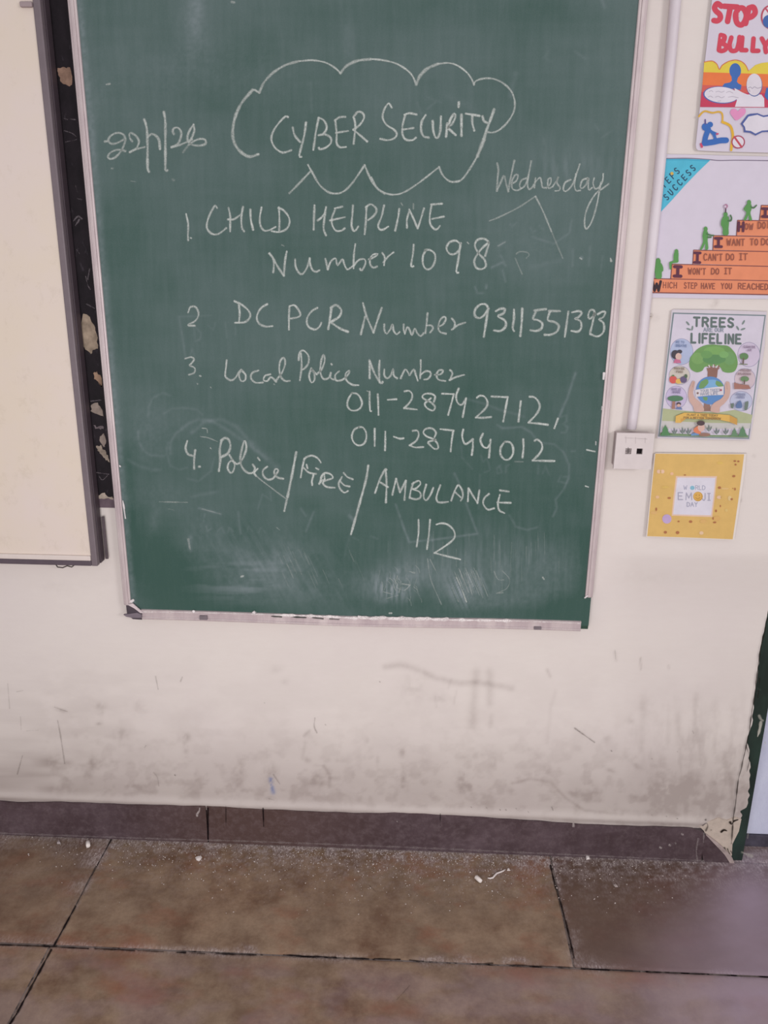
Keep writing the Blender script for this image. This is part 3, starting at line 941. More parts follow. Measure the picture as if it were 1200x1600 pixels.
# cracked plastic corner at lower left
bm = bmesh.new()
q = [(197, 944), (208, 943), (214, 949), (222, 957), (222, 968), (208, 967), (199, 960)]
prism(bm, [(W(x, y, .026).x, W(x, y, .026).z) for x, y in q], -.0275, -.0048)
cap = bm_obj('corner_cap', bm, flat('#4a4149', .5, .15, .35), cb)
bm = bmesh.new()
q = [(202, 958), (215, 956), (222, 959), (222, 964), (208, 964), (198, 962), (194, 959)]
prism(bm, [(W(x, y, .026).x, W(x, y, .026).z) for x, y in q], -.0315, -.026)
bm_obj('broken_flap', bm, flat('#7b7079', .45, .1), cap)
bm = bmesh.new()
q = [(200, 944), (208, 942), (216, 949), (225, 957), (220, 957), (211, 950)]
prism(bm, [(W(x, y, .026).x, W(x, y, .026).z) for x, y in q], -.0295, -.0272)
bm_obj('cap_rim', bm, flat('#cfc1c4', .5, .1), cap)
for x, y, ww_, hh in ((318, 965, 12, 6), (840, 981.5, 12, 4)):
    a, d_ = W(x - ww_ / 2, y + hh / 2, .028), W(x + ww_ / 2, y - hh / 2, .028)
    bm = bmesh.new()
    box(bm, a.x, d_.x, -.0305, -.024, a.z, d_.z, .001)
    bm_obj('rail_clip', bm, flat('#7d7278', .5, .1), cb)
# chips along the rails
R = Ribbons(.0292)
for q, wd, o in [('192,783 194,795', 3, .9), ('187,728 188,729', 3, .8), ('944,583 943,592', 4, .8), ('940,640 941,635', 2.4, .5), ('931,690 931,695', 2, .4), ('192,783 196,810', 2, .7), ('205,940 208,938', 5, .9), ('302,955 303,956', 4, .9), ('396,957 397,957', 5, .9), ('914,934 918,931', 3, .7)]:
    R.add(pts(q), wd, o, jitter=.3)
R.build('paint_chips', stroke_mat('chip_white', '#f0e8ea', 300, .2, .4, .4, .6), cb)

# --- the chalk writing: every stroke follows the hand's own line
chalk = stroke_mat('white_chalk', '#cdd3cf', 460, .30, .58, .35, .42)
CR = {'A': (160, 160, 6.6667), 'B': (350, 80, 4.8), 'C': (580, 80, 5), 'D': (760, 230, 6), 'E': (280, 310, 5.7143), 'F': (480, 310, 5.4545), 'G': (600, 360, 5), 'H': (280, 460, 4.2857), 'I': (540, 460, 5.4545),
      'J': (720, 460, 5), 'K': (530, 600, 6.3158), 'L': (700, 600, 6.3158), 'M': (280, 670, 6), 'N': (450, 690, 7.0588), 'O': (580, 720, 5), 'S': (700, 560, 4.704)}


def strokes(R, key, txt, width, op=.85, smooth=True):
    ox, oy, k = CR[key]
    for ln in txt.strip().split('|'):
        P = [(ox + x / k, oy + y / k) for x, y in pts(ln)]
        if len(P) == 1:
            P.append((P[0][0] + .6, P[0][1] + .4))
        R.add(P, width * 1.16, op * .97, smooth)


def lettering(label, items, mat=chalk):
    R = Ribbons(BO + .0006)
    for it in items:
        strokes(R, *it)
    o = R.build('chalk_lettering', mat, surf)
    o['label'] = label
    return o


lettering('chalk date at the upper left', [
    ('A', '220,388 150,424 95,430 62,400 85,350 150,318 215,332 238,385 222,450 185,520 130,575 80,588 58,568 78,528 135,498 195,495 240,508|25,408 60,402|310,405 288,375 280,335 300,318 350,350 380,400 372,445 345,485 285,518|285,518 345,490 440,465', 3.8, .62),
    ('A', '435,178 452,225 465,300 470,450 470,600 472,690 485,722|470,360 510,330 555,345 590,395 600,485|640,100 655,200 656,400 656,600 656,700 675,708', 4.6, .72),
    ('A', '745,330 732,300 745,270 790,265 820,310 815,370 785,430 720,468|720,466 800,445 880,412 935,385|950,232 905,300 885,370 900,415 950,445 1020,450 1075,430 1070,390 1020,380 960,400 900,440|950,232 958,290 935,360 900,415', 4.0, .66),
    ('A', '900,440 870,480 840,520', 3.5, .3), ('A', '95,688 110,688', 3, .3)])
lettering('chalk cloud outline round the heading', [
    ('B', '255,775 185,790 115,745 75,680 65,600 85,490 135,385 215,290', 5.2, .66), ('B', '215,290 230,290 245,300 265,312|248,775 260,772', 3.6, .75), ('B', '265,310 300,235 370,160 460,105 560,75', 4.4, .62), ('B', '560,75 660,68 750,82 810,110 850,140 873,165', 3.2, .8), ('B', '873,165 920,110 1000,72 1100,60', 5.0, .64),
    ('C', '-5,61 90,70 190,95 270,140 320,190 352,260', 3.4, .8), ('C', '352,260 380,195 440,135 520,100', 5.5, .62), ('C', '520,100 600,92 670,110 740,160 780,210 803,262', 3.2, .8), ('C', '803,262 815,235 870,215 950,215 1030,250 1095,315 1122,400 1110,480 1060,560 1000,615 950,635 910,632', 3.4, .7),
    ('B', '490,1065 560,995 650,900', 3.8, .62), ('B', '630,852 665,915 715,1000 780,1055 840,1068 900,1050 965,985 1055,855', 3.6, .7), ('B', '1055,855 1100,960 1150,1030 1204,1068', 3.8, .66),
    ('C', '0,985 50,1070 120,1112 190,1120 260,1100 370,1030 530,905', 3.2, .7), ('C', '530,905 560,970 610,1015 660,1020 710,1000 770,920 830,820', 3.6, .7), ('C', '830,820 855,755 880,690', 6.5, .55)])
lettering('chalk heading CYBER SECURITY', [
    ('B', '480,495 460,490 410,540 370,600 355,660 380,720 430,758 470,755 505,742', 3.6, .8), ('B', '515,572 530,630 570,680|615,535 600,640 565,780 580,792', 4.0, .8), ('B', '710,500 690,600 670,740|710,498 750,520 770,570 750,615 710,630|710,630 760,625 800,650 800,690 760,725 720,735 712,725', 3.8, .8),
    ('B', '835,520 845,620 845,690 870,720 915,718|830,518 870,495 910,492|840,612 930,598', 3.6, .82), ('B', '975,500 985,560 978,640 972,695|970,495 1005,455 1040,465 1050,500 1020,550 970,590|970,588 1020,630 1075,678', 3.8, .8),
    ('C', '160,440 135,408 100,460 90,520 120,575 180,615 200,650 180,680 130,695 70,685', 3.6, .85), ('C', '265,500 245,580 245,650 270,690 320,695 350,675|260,495 300,485 355,495|250,612 330,600', 3.8, .85), ('C', '425,500 395,550 390,620 410,665 450,675|480,545 485,620 500,670 520,675 540,620 545,510', 4.2, .82),
    ('C', '595,565 590,620 585,668|600,600 620,530 650,490 655,520 630,570 600,590 610,610 660,655', 4.4, .85), ('C', '705,495 705,580 705,660|685,400 683,435', 4.6, .85), ('C', '740,488 845,505|790,500 790,560 805,620', 4.2, .85), ('C', '870,510 880,545 905,560|960,455 930,540 900,620 880,690', 4.8, .8), ('C', '880,690 860,745 830,820', 4.2, .6)])
lettering('chalk word Wednesday at the upper right', [
    ('D', '100,150 112,210 105,290 98,410|98,410 130,340 165,270 185,340 205,415|205,415 225,300 262,125', 3.6, .5),
    ('D', '245,340 285,310 295,260 265,265 238,330 245,390 290,405 330,385|375,290 330,310 310,360 330,385 370,345 395,260 420,130|395,260 385,350 400,395 430,375 445,350', 3.2, .6),
    ('D', '460,290 450,380|455,330 500,285 515,320 525,375 555,380|560,385 600,340 605,290 580,300 575,350 585,385 620,370|620,370 660,310 675,275 660,330 690,380 680,405 645,410', 3.0, .58),
    ('D', '790,305 740,330 720,390 740,415 785,380 820,320 875,160|840,250 825,350 840,405 880,405|950,290 900,310 880,370 900,385 940,340 955,290 955,380 965,400 990,380', 3.2, .66),
    ('D', '1010,290 1000,340 1020,390 1060,370 1090,310 1095,250|1075,330 1060,400 1035,540 990,690 940,765 920,720 930,620 970,520 1030,430 1090,385 1145,345', 3.0, .7)])
lettering('faint chalk caret below Wednesday', [('D', '30,690 120,655 300,565 460,460', 2.8, .4), ('D', '460,460 530,600 610,790', 3.0, .55), ('D', '610,790 660,910 715,1040', 2.8, .25), ('D', '280,1000 310,980 380,985 400,1010 375,1040|270,1040 300,1110 335,1190', 2.4, .26), ('D', '110,925 175,890', 2.4, .25), ('G', '650,92 662,104', 2.2, .6)])
lettering('chalk line CHILD HELPLINE', [
    ('E', '62,140 80,230 78,330 80,375', 3.4, .8), ('E', '100,352 108,356', 3, .7), ('E', '338,85 320,65 280,130 250,210 250,270 290,315 340,320 385,295 420,265', 3.6, .78), ('E', '440,85 455,160 455,295|570,75 555,170 560,260 580,295|435,188 490,185 555,140', 3.6, .78),
    ('E', '635,100 640,190 660,280', 4.0, .85), ('E', '735,80 720,170 725,240 755,285 800,285 860,255|890,80 895,180 893,285|885,85 930,105 975,160 985,220 955,275 890,300 825,292', 3.5, .82),
    ('F', '62,60 58,160 55,265|160,75 145,180 140,260 160,315|90,188 125,160 150,125', 4.0, .78), ('F', '240,90 210,170 215,230 245,275 290,275 320,255|235,85 300,70|195,188 320,160', 3.4, .8), ('F', '390,60 385,140 378,230 395,275 415,270 435,240|505,70 500,190 490,305|500,75 540,50 580,75 590,110 565,150 520,185', 3.8, .8),
    ('F', '655,60 635,150 605,230 620,265 650,265 690,240|785,90 775,160 750,275|870,110 850,180 850,250|870,95 905,170 940,255|995,85 970,170 942,255', 3.6, .8), ('F', '905,45 905,90|800,40 812,58', 2.6, .35), ('F', '1060,55 1045,150 1050,220 1085,262 1110,260 1130,235|1055,52 1150,45|1065,175 1165,155', 3.6, .82)])
lettering('chalk line Number 1098', [
    ('E', '805,490 840,540 845,600 840,660|845,545 880,610 935,690|960,475 945,560 935,690', 3.8, .8), ('E', '1035,545 1040,610 1070,665 1100,675 1140,620 1165,535', 3.6, .75), ('F', '22,510 28,570 50,615 80,625 105,612|155,515 175,605|175,605 200,540 240,510 250,545 260,570 300,520 315,560 340,605 365,595 390,575', 3.4, .8),
    ('F', '410,390 398,480 395,595|395,575 440,525 490,520 495,560 465,615 450,600|525,520 570,500 600,475 560,480 535,520 540,570 565,590 595,580|640,465 660,500 655,570|650,545 690,495 735,460', 3.4, .8), ('F', '908,395 900,480 885,575 905,578|1010,440 985,500 990,570 1020,605 1060,590 1090,530 1085,470 1045,440 1005,440', 3.6, .82),
    ('G', '595,105 560,80 510,95 488,140 510,180 550,185 590,150 600,100|595,110 585,200 565,320 580,330', 3.8, .84), ('G', '790,200 805,150 818,95 780,65 730,75 710,120 740,180 785,230 795,280 760,303 720,290 705,240 730,185 770,135 818,95', 3.8, .8)])
lettering('chalk line DCPCR Number', [
    ('H', '60,120 75,85 110,85 130,130 110,175 60,205 105,210', 3.4, .72), ('H', '400,70 405,130 400,190|370,45 420,70 465,110 475,150 440,185 375,190|590,65 545,95 520,150 535,195 580,215 625,212', 3.6, .8), ('H', '738,80 735,150 735,235|740,78 775,75 810,125 800,150 745,162|925,90 885,115 855,165 865,215 910,235 940,215 952,190', 3.6, .8),
    ('H', '1020,85 1010,160 998,232|1015,90 1050,72 1085,105 1070,150 1015,185|1020,190 1080,230 1130,250', 4.2, .82), ('I', '165,190 148,265 130,340|148,75 180,190 238,325|308,115 275,210 238,325', 3.8, .72), ('I', '330,255 330,300 350,335 385,290 400,255 410,310 435,340 460,320|495,255 495,300 505,335|505,335 525,280 545,300 565,345 590,290 610,330 640,355 665,330', 3.4, .72),
    ('I', '698,160 690,250 680,330|690,265 730,265 745,290 720,325|790,275 830,255 855,210 840,190 805,220 790,280 805,320 855,335|905,205 930,240 925,285 905,300|925,285 960,260 1020,240', 3.4, .72),
    ('J', '215,110 195,78 150,80 112,120 110,165 140,185 180,165 215,110|215,110 200,200 180,330', 4.2, .82), ('J', '275,130 310,112 345,115 330,150 290,170 345,205 350,250 310,285 260,282|415,120 415,190 405,260 415,285|480,110 475,220 465,325', 4.2, .84), ('J', '575,125 665,115|585,135 565,190 600,200 635,225 630,265 590,285 545,280|690,130 775,130|695,135 680,200 730,215 765,245 750,290 700,315 655,315', 4.2, .78),
    ('J', '840,135 825,240 812,330|870,140 920,130 945,145 915,180 890,190 935,210 940,260 915,290 865,285|1045,165 1040,125 1010,125 995,165 1005,190 1035,170 1045,140 1030,220 1010,300|1070,155 1105,135 1130,140 1110,180 1080,195 1115,225 1115,290 1070,328 1010,310', 3.8, .82)])
lettering('chalk line Local Police Number', [
    ('H', '40,430 80,420 100,435 75,470 70,475 105,495 100,525 65,538', 3.2, .72), ('H', '138,545 144,547', 3, .6), ('H', '318,440 312,500 310,550 345,575 375,560 400,520 415,505|415,505 400,540 415,580 440,575 445,540 420,510|530,510 490,525 480,560 510,590 560,590|610,535 575,545 565,575 590,580 610,555 625,560 650,585|650,575 690,520 710,460 700,425 680,440 670,490 680,550 710,580 740,578', 3.4, .78),
    ('H', '815,395 820,480 808,575|800,440 805,395 830,375 865,410 865,460 840,495 820,505|885,495 870,545 885,590 905,575 905,530 885,500 920,535|920,535 955,500 975,440 965,405 950,450 945,520 965,565 1000,560 1015,525|1015,525 1015,560 1035,570|1018,465 1022,470|1070,515 1045,540 1050,575 1085,575 1110,560|1110,560 1135,530 1140,510 1115,530 1120,575 1160,605 1200,608', 3.4, .76),
    ('I', '203,560 205,640 205,715|205,570 250,680 300,755 315,745|290,565 285,650 290,750', 3.8, .76), ('I', '330,640 330,690 355,715 385,690 405,635 410,690 440,715|470,715 480,690 510,640 540,680 545,690 580,640 600,690 615,735|640,560 640,630 635,715|635,690 680,655 720,660 725,690 700,720 670,725', 3.4, .74), ('I', '760,685 810,680 830,650 800,645 775,680 790,725 850,738|890,645 910,670 890,730|885,730 940,705 1010,685', 3.4, .74)])
lettering('chalk number beginning 011 ending 2712', [
    ('K', '125,90 90,150 80,210 110,255 160,262 205,240 225,190 205,130 170,95 125,90|300,75 300,170 305,260 315,268|380,100 385,200 388,305|480,155 565,150', 3.4, .84), ('K', '275,68 290,75', 2, .5), ('K', '645,72 690,68 720,100 715,150 680,200 640,238|640,238 700,245 765,252|935,175 945,120 900,95 840,100 820,130 860,160 905,180 945,225 925,262 870,240 845,195 905,140|1015,95 1130,100|1130,100 1105,200 1075,305', 3.4, .86),
    ('L', '105,45 80,120 95,185 135,205 175,150|178,140 165,220 145,325|285,135 315,115 360,125 390,180 370,240 275,330|275,330 350,333 425,325', 3.6, .84), ('L', '430,123 585,130|590,130 570,230 545,370|718,170 708,260 695,370|805,125 850,130 890,170 905,230 870,300 795,380|795,382 890,390 985,402|1085,340 1050,435', 3.8, .86)])
lettering('chalk number beginning 011 ending 4012', [
    ('K', '195,425 150,450 125,510 140,570 185,605 235,595 265,550 265,480 235,430 195,425|350,440 350,530 350,610|455,470 455,560 452,655|540,520 600,540 635,535|725,462 770,460 785,500 760,560 695,605|695,605 750,625 830,622|940,525 955,480 920,440 860,440 830,475 860,515 930,545 970,590 975,635 940,640 890,595 880,572 950,550|1000,445 1130,460|1125,465 1110,560 1100,665', 3.4, .86),
    ('L', '150,450 140,520 165,590 200,580 245,545|245,545 245,620 235,700|345,490 320,550 345,615 385,630 410,600|420,550 412,640 405,725|555,575 520,630 520,700 560,745 605,740 640,690 640,620 610,575 560,570|742,545 745,630 735,725|855,560 880,548 920,580 930,630 900,690 840,750|835,755 940,758 1050,760', 3.8, .86), ('L', '660,765 740,768', 2.4, .25), ('S', '1020,672 1080,685|1010,938 1030,945', 2.8, .9)])
lettering('chalk line Police FIRE AMBULANCE', [
    ('M', '75,115 60,180 80,235 130,255|150,200 140,290 140,375|185,355 195,355', 3.8, .78), ('M', '395,110 380,200 385,290 372,395|395,110 430,85 465,105 480,165 455,230 395,265', 4.4, .74), ('M', '470,245 500,295 520,340 505,400 480,412 455,370 465,320 500,290|500,300 540,330 575,315', 3.4, .78), ('M', '575,315 575,250 610,115 630,180 600,270 575,315 600,375 650,415 700,410', 3.8, .74),
    ('M', '690,335 710,370 700,410 720,440|700,410 735,375|738,272 755,295|825,355 785,390 790,440 830,475 880,465 905,430|905,430 930,390 905,375 890,410 920,455 975,468', 3.6, .82), ('M', '720,440 800,505 1000,655', 2.4, .45), ('M', '1097,220 1060,420 1015,640', 4.4, .82), ('M', '1010,660 985,770', 4.0, .66),
    ('N', '180,190 160,280 140,395|180,190 215,165 270,155 330,185 362,230|165,280 220,335 280,355|205,255 215,295', 3.4, .82), ('N', '285,355 265,430 268,480|275,355 310,355|310,292 335,305|385,365 345,465|360,430 370,380 410,345 470,360 495,400 440,420 390,440|345,465 390,420 385,460 430,500 515,508|400,350 405,420', 3.4, .84), ('N', '595,390 560,460 575,520 620,562 660,545|615,345 655,390 715,415|580,440 620,480 680,495', 3.4, .84), ('N', '885,265 860,420 790,680 695,1020', 4.2, .84),
    ('O', '30,250 70,140 110,65 120,70|112,65 120,180 115,325|75,170 130,205|165,265 180,200 195,140|195,140 225,245|225,245 270,155|270,155 265,230 260,305', 3.6, .8), ('O', '330,170 310,230 300,290|320,180 370,155 385,180 350,215 325,220|325,220 380,245 385,285 350,300 305,290|430,185 410,260 415,300 435,305 465,260 485,210|540,190 510,280 520,320 560,325 600,320', 3.4, .8),
    ('O', '625,310 650,240 680,190 710,230 715,280 700,310|650,240 700,285|760,215 755,315|760,215 830,330|845,230 830,330|920,258 885,290 875,335 910,380 960,370|1005,265 990,330 1000,385 1040,408|1005,230 1075,240|985,325 1090,328', 3.4, .82)])
lettering('chalk number 112 at the bottom', [('O', '370,460 370,560 355,670|460,460 450,580 435,690', 3.2, .84), ('O', '510,497 550,488 600,500 645,545 650,600 600,650 495,720|495,720 590,745 695,770', 3.4, .86)])
R = Ribbons(BO + .0005)
for q, wd, o in [('713,902 722,922 729,941', 2.2, .6), ('668,873 673,905 690,945', 1.6, .3), ('672,874 683,896', 1.6, .28), ('772,893 778,905 787,906', 2, .3), ('718,890 726,915', 1.6, .3), ('728,895 738,930', 1.8, .35), ('706,918 716,940', 1.6, .3), ('776,927 792,919 796,905 785,892', 1.6, .28), ('776,927 786,926', 2, .4), ('249,784 293,785', 2.2, .34), ('263,795 272,797', 2, .2), ('294,842 297,858', 3.4, .3), ('316,795 344,803', 2, .22), ('377,901 380,900', 4, .6), ('166,132 172,131', 3.2, .5), ('362,3 366,4', 5, .4), ('848,902 850,905', 3.5, .5), ('906,403 909,405', 3, .5), ('954,404 955,408', 4, .7), ('432,824 437,828', 2, .4), ('316,669 323,670 324,676', 2, .45), ('313,682 325,684 340,690', 2, .45), ('329,700 330,701', 3, .8), ('329,605 330,606', 2.5, .5), ('308,599 309,600', 2.5, .5), ('428,600 429,601', 2.4, .45), ('441,383 443,384', 4, .4), ('205,283 212,284', 3, .25), ('270,280 272,282', 4, .2), ('628,912 640,914', 2, .4), ('620,918 632,922 641,914', 1.6, .45), ('600,925 612,928', 1.8, .35), ('604,935 622,930', 1.6, .3), ('612,905 618,922', 1.6, .3), ('640,893 648,895', 3, .35), ('608,958 612,958', 2.6, .6), ('395,957 399,958', 5, .8)]:
    R.add(pts(q), wd, o, jitter=.4)
for k in range(26):
    x_, y_ = random.uniform(704, 752), random.uniform(886, 915)
    l_ = random.uniform(12, 30)
    R.add([(x_, y_), (x_ + l_ * .40, y_ + l_)], random.uniform(1.0, 1.8), random.uniform(.12, .34), jitter=.3)
for k in range(34):
    x_, y_ = 618 + random.gauss(0, 15), 912 + random.gauss(0, 11)
    a_ = random.uniform(-.5, .9)
    l_ = random.uniform(5, 15)
    R.add([(x_, y_), (x_ + l_ * math.sin(a_) * .6 + 1, y_ + l_ * .4), (x_ + l_ * math.sin(a_), y_ + l_ * math.cos(a_))], random.uniform(1.0, 1.9), random.uniform(.1, .3), jitter=.3)
for k in range(22):
    x_, y_ = random.uniform(430, 560), random.uniform(845, 905)
    l_ = random.uniform(14, 34)
    R.add([(x_, y_), (x_ + l_ * .45, y_ + l_)], random.uniform(1.0, 2.2), random.uniform(.05, .15), jitter=.3)
for k in range(30):
    x_, y_ = random.uniform(590, 880), random.uniform(830, 890)
    R.add([(x_, y_), (x_ + random.uniform(-1, 1), y_ + random.uniform(15, 45))], random.uniform(1.0, 2.4), random.uniform(.04, .12), jitter=.3)
tag(R.build('chalk_smears', chalk, surf), kind='stuff')

# ================================================================== CONDUIT, SOCKET BOX, CLIP
pvc = N('white_pvc')
f = pvc.rng(pvc.noise(20, pvc.coord((1, 1, .3)), 5, .65), .35, .7)
pvcm = pvc.done(pvc.mix(f, '#d3c8cf', '#e2d9e0'), .45, 0, .35)
cp = [W(x, y, .012) for x, y in pts('1056,-60 1055.5,0 1047,100 1037,200 1027.5,300 1017,400 1007,500 997,590 989,650 986.5,670')]
bm = bmesh.new()
tube(bm, [tuple(p) for p in cp], .0105, 20)
cond = tag(bm_obj('conduit_pipe', bm, pvcm, None, True), 'white plastic conduit pipe running down the wall into the small square box', 'pipe')
SO = .040
q = [W(964, 676, SO), W(1023, 678, SO), W(1017, 734, SO), W(958.5, 732, SO)]
x0, x1, z1, z0 = (q[0].x + q[3].x) / 2, (q[1].x + q[2].x) / 2, (q[0].z + q[1].z) / 2, (q[2].z + q[3].z) / 2
boxm = flat('#d6cbcb', .5, .04, .3)
sb = empty('socket_box', ((x0 + x1) / 2, 0, z0))
tag(sb, 'small white square switch box on the wall, at the lower end of the conduit pipe', 'switch box')
bm = bmesh.new()
box(bm, x0 + .003, x1 - .003, -SO + .008, -.003, z0 + .003, z1 - .003, .002)
bm_obj('box_body', bm, flat('#c2b5b5', .55, .06), sb)
fx = lambda u: x0 + (x1 - x0) * u
fz = lambda v_: z1 + (z0 - z1) * v_
# cover plate pierced by two square openings
us, vs_ = [0, .27, .43, .57, .73, 1], [0, .42, .58, 1]
bm = bmesh.new()
for i in range(5):
    for j in range(3):
        if j == 1 and i in (1, 3):
            continue
        box(bm, fx(us[i]), fx(us[i + 1]), -SO, -SO + .008, fz(vs_[j + 1]), fz(vs_[j]))
bmesh.ops.remove_doubles(bm, verts=bm.verts, dist=1e-6)
bm_obj('cover_plate', bm, boxm, sb)
bm = bmesh.new()
box(bm, fx(.275), fx(.425), -SO + .002, -SO + .0085, fz(.575), fz(.425), .0008)
sw = bm_obj('switch', bm, flat('#a39898', .5, .15), sb)
bm = bmesh.new()
box(bm, fx(.33), fx(.345), -SO - .0006, -SO + .002, fz(.56), fz(.39))
box(bm, fx(.365), fx(.38), -SO - .0006, -SO + .002, fz(.55), fz(.43))
box(bm, fx(.28), fx(.42), -SO + .0010, -SO + .002, fz(.51), fz(.495))
bm_obj('lever', bm, flat('#7c7272', .6, .1), sw)
bm = bmesh.new()
box(bm, fx(.575), fx(.725), -SO + .0065, -SO + .0085, fz(.575), fz(.425))
bm_obj('empty_socket', bm, flat('#171214', .8, .1), sb)
R = Ribbons(SO + .0004)
for s_ in ('976,684 1011,686', '978,681 978,692', '993,683 993,693', '1008,684 1008,692'):
    R.add(pts(s_), 1.3, .2, jitter=.2)
R.build('moulded_lines', stroke_mat('box_line', '#8d8080', 400, .2, .4, .3, .7), sb)

bm = bmesh.new()
p = W(1015, 494, .006)
tube(bm, [(p.x, -.0045, p.z), (p.x, -.013, p.z - .001)], [.005, .0042], 12)
cl = bm_obj('cable_clip', bm, flat('#d9cec6', .6, .05), None, True)
tag(cl, 'tiny white cable clip nailed to the wall just right of the conduit pipe', 'clip')
bm = bmesh.new()
tube(bm, [(p.x + .001, -.013, p.z), (p.x + .001, -.0145, p.z)], [.0018, .0016], 10)
bm_obj('nail_head', bm, flat('#a99c98', .4, .05), cl)

# ================================================================== POSTERS
FONT = {
    'A': ['0,0 .45,1 .9,0', '.2,.38 .7,.38'], 'B': ['0,0 0,1 .5,1 .7,.85 .7,.65 .5,.52 0,.52', '.5,.52 .8,.4 .8,.12 .55,0 0,0'], 'C': ['.8,.85 .55,1 .25,1 0,.75 0,.25 .25,0 .55,0 .8,.15'], 'D': ['0,0 0,1 .4,1 .8,.75 .8,.25 .4,0 0,0'],
    'E': ['.75,1 0,1 0,0 .75,0', '0,.52 .6,.52'], 'F': ['.75,1 0,1 0,0', '0,.52 .6,.52'], 'G': ['.8,.85 .55,1 .25,1 0,.7 0,.3 .25,0 .6,0 .8,.2 .8,.45 .5,.45'], 'H': ['0,0 0,1', '.75,0 .75,1', '0,.5 .75,.5'], 'I': ['.2,0 .2,1'],
    'Î': ['.25,0 .25,1', '0,1 .5,1', '0,0 .5,0'], 'J': ['.6,1 .6,.2 .4,0 .2,0 0,.2'], 'K': ['0,0 0,1', '.7,1 0,.45 .75,0'], 'L': ['0,1 0,0 .65,0'], 'M': ['0,0 .08,1 .5,.25 .92,1 1,0'], 'N': ['0,0 0,1 .75,0 .75,1'], 'O': ['.4,1 .1,.85 0,.5 .1,.15 .4,0 .7,.15 .8,.5 .7,.85 .4,1'],
    'P': ['0,0 0,1 .5,1 .75,.85 .75,.62 .5,.48 0,.48'], 'R': ['0,0 0,1 .5,1 .75,.85 .75,.65 .5,.5 0,.5', '.4,.5 .78,0'], 'S': ['.7,.88 .45,1 .2,1 .02,.8 .1,.6 .6,.42 .72,.2 .5,0 .2,0 0,.13'], 'T': ['0,1 .8,1', '.4,1 .4,0'], 'U': ['0,1 0,.25 .2,0 .5,0 .72,.25 .72,1'],
    'V': ['0,1 .4,0 .8,1'], 'W': ['0,1 .25,0 .5,.75 .75,0 1,1'], 'Y': ['0,1 .4,.5 .8,1', '.4,.5 .4,0'], "'": ['.1,1 .1,.8']}


def fade_ink(c, k):
    c = c.lstrip('#')
    return '#' + ''.join('%02x' % round(int(c[i:i + 2], 16) * (1 - k) + t * k) for i, t in zip((0, 2, 4), (205, 196, 206)))


class Print:
    """flat print on a sheet: coloured shapes given in an enlarged crop of the photo (origin, scale), stacked a few hundredths of a millimetre apart"""

    def __init__(s, ox, oy, k, off, fade=.1):
        s.fade = fade
        s.ox, s.oy, s.k, s.off = ox, oy, k, off
        s.layer = 1
        s.parts = {}

    def P(s, x, y, lay):
        return W(s.ox + x / s.k, s.oy + y / s.k, s.off + lay * .00002)

    def _bm(s, part):
        return s.parts.setdefault(part, (bmesh.new(), []))

    def _mat(s, part, color):
        bm, mats = s._bm(part)
        if color not in mats:
            mats.append(color)
        return bm, mats.index(color)

    def poly(s, part, color, q):
        P = pts(q) if isinstance(q, str) else q
        s.layer += 1
        bm, mi = s._mat(part, color)
        vs = [bm.verts.new(s.P(x, y, s.layer)) for x, y in P]
        f = bm.faces.new(vs)
        f.material_index = mi
        f.normal_update()
        if f.normal.y > 0:
            f.normal_flip()

    def ell(s, part, color, cx, cy, rx, ry, ang=0, n=28):
        a = math.radians(ang)
        s.poly(part, color, [(cx + rx * math.cos(t) * math.cos(a) - ry * math.sin(t) * math.sin(a), cy + rx * math.cos(t) * math.sin(a) + ry * math.sin(t) * math.cos(a)) for t in [2 * math.pi * i / n for i in range(n)]])

    def blob(s, part, color, q, step=6):
        P = pts(q)
        s.poly(part, color, smooth_line(P + [P[0]], step)[:-1])

    def line(s, part, color, q, wd, smooth=True):
        P = pts(q) if isinstance(q, str) else q
        P = smooth_line(P, 8) if smooth and len(P) > 2 else P
        s.layer += 1
        bm, mi = s._mat(part, color)
        h = wd / 2
        for (xa, ya), (xb, yb) in zip(P, P[1:]):
            L = math.hypot(xb - xa, yb - ya) or 1
            tx_, ty_ = (xb - xa) / L, (yb - ya) / L
            ang = math.atan2(ty_, tx_)
            ring = [(xa + h * math.cos(ang + math.pi / 2 + math.pi * i / 5), ya + h * math.sin(ang + math.pi / 2 + math.pi * i / 5)) for i in range(6)]
            ring += [(xb + h * math.cos(ang - math.pi / 2 + math.pi * i / 5), yb + h * math.sin(ang - math.pi / 2 + math.pi * i / 5)) for i in range(6)]
            s.layer += .05
            f = bm.faces.new([bm.verts.new(s.P(x, y, s.layer)) for x, y in ring])
            f.material_index = mi
            f.normal_update()
            if f.normal.y > 0:
                f.normal_flip()

    def text(s, part, color, txt, x, y, h, wd, ang=0.0, adv=1.0, sx=.7, slant=0.0, gap=.28):
        a = math.radians(ang)
        cur = 0.0
        for ch in txt:
            if ch == ' ':
                cur += .55 * adv * sx
                continue
            wmax = 0
            for ln in FONT[ch]:
                P = pts(ln)
                wmax = max(wmax, max(p[0] for p in P))
                Q = []
                for u, v_ in P:
                    lx, ly = (cur + u * sx + slant * v_) * h, -v_ * h
                    Q.append((x + lx * math.cos(a) - ly * math.sin(a), y + lx * math.sin(a) + ly * math.cos(a)))
                s.line(part, color, Q, wd, False)
            cur += (wmax * sx + gap) * adv
        return cur * h

    def build(s, parent):
        for part, (bm, mats) in s.parts.items():
            bm_obj(part, bm, [flat(fade_ink(c_, s.fade), .6, .05, .25) for c_ in mats], parent)


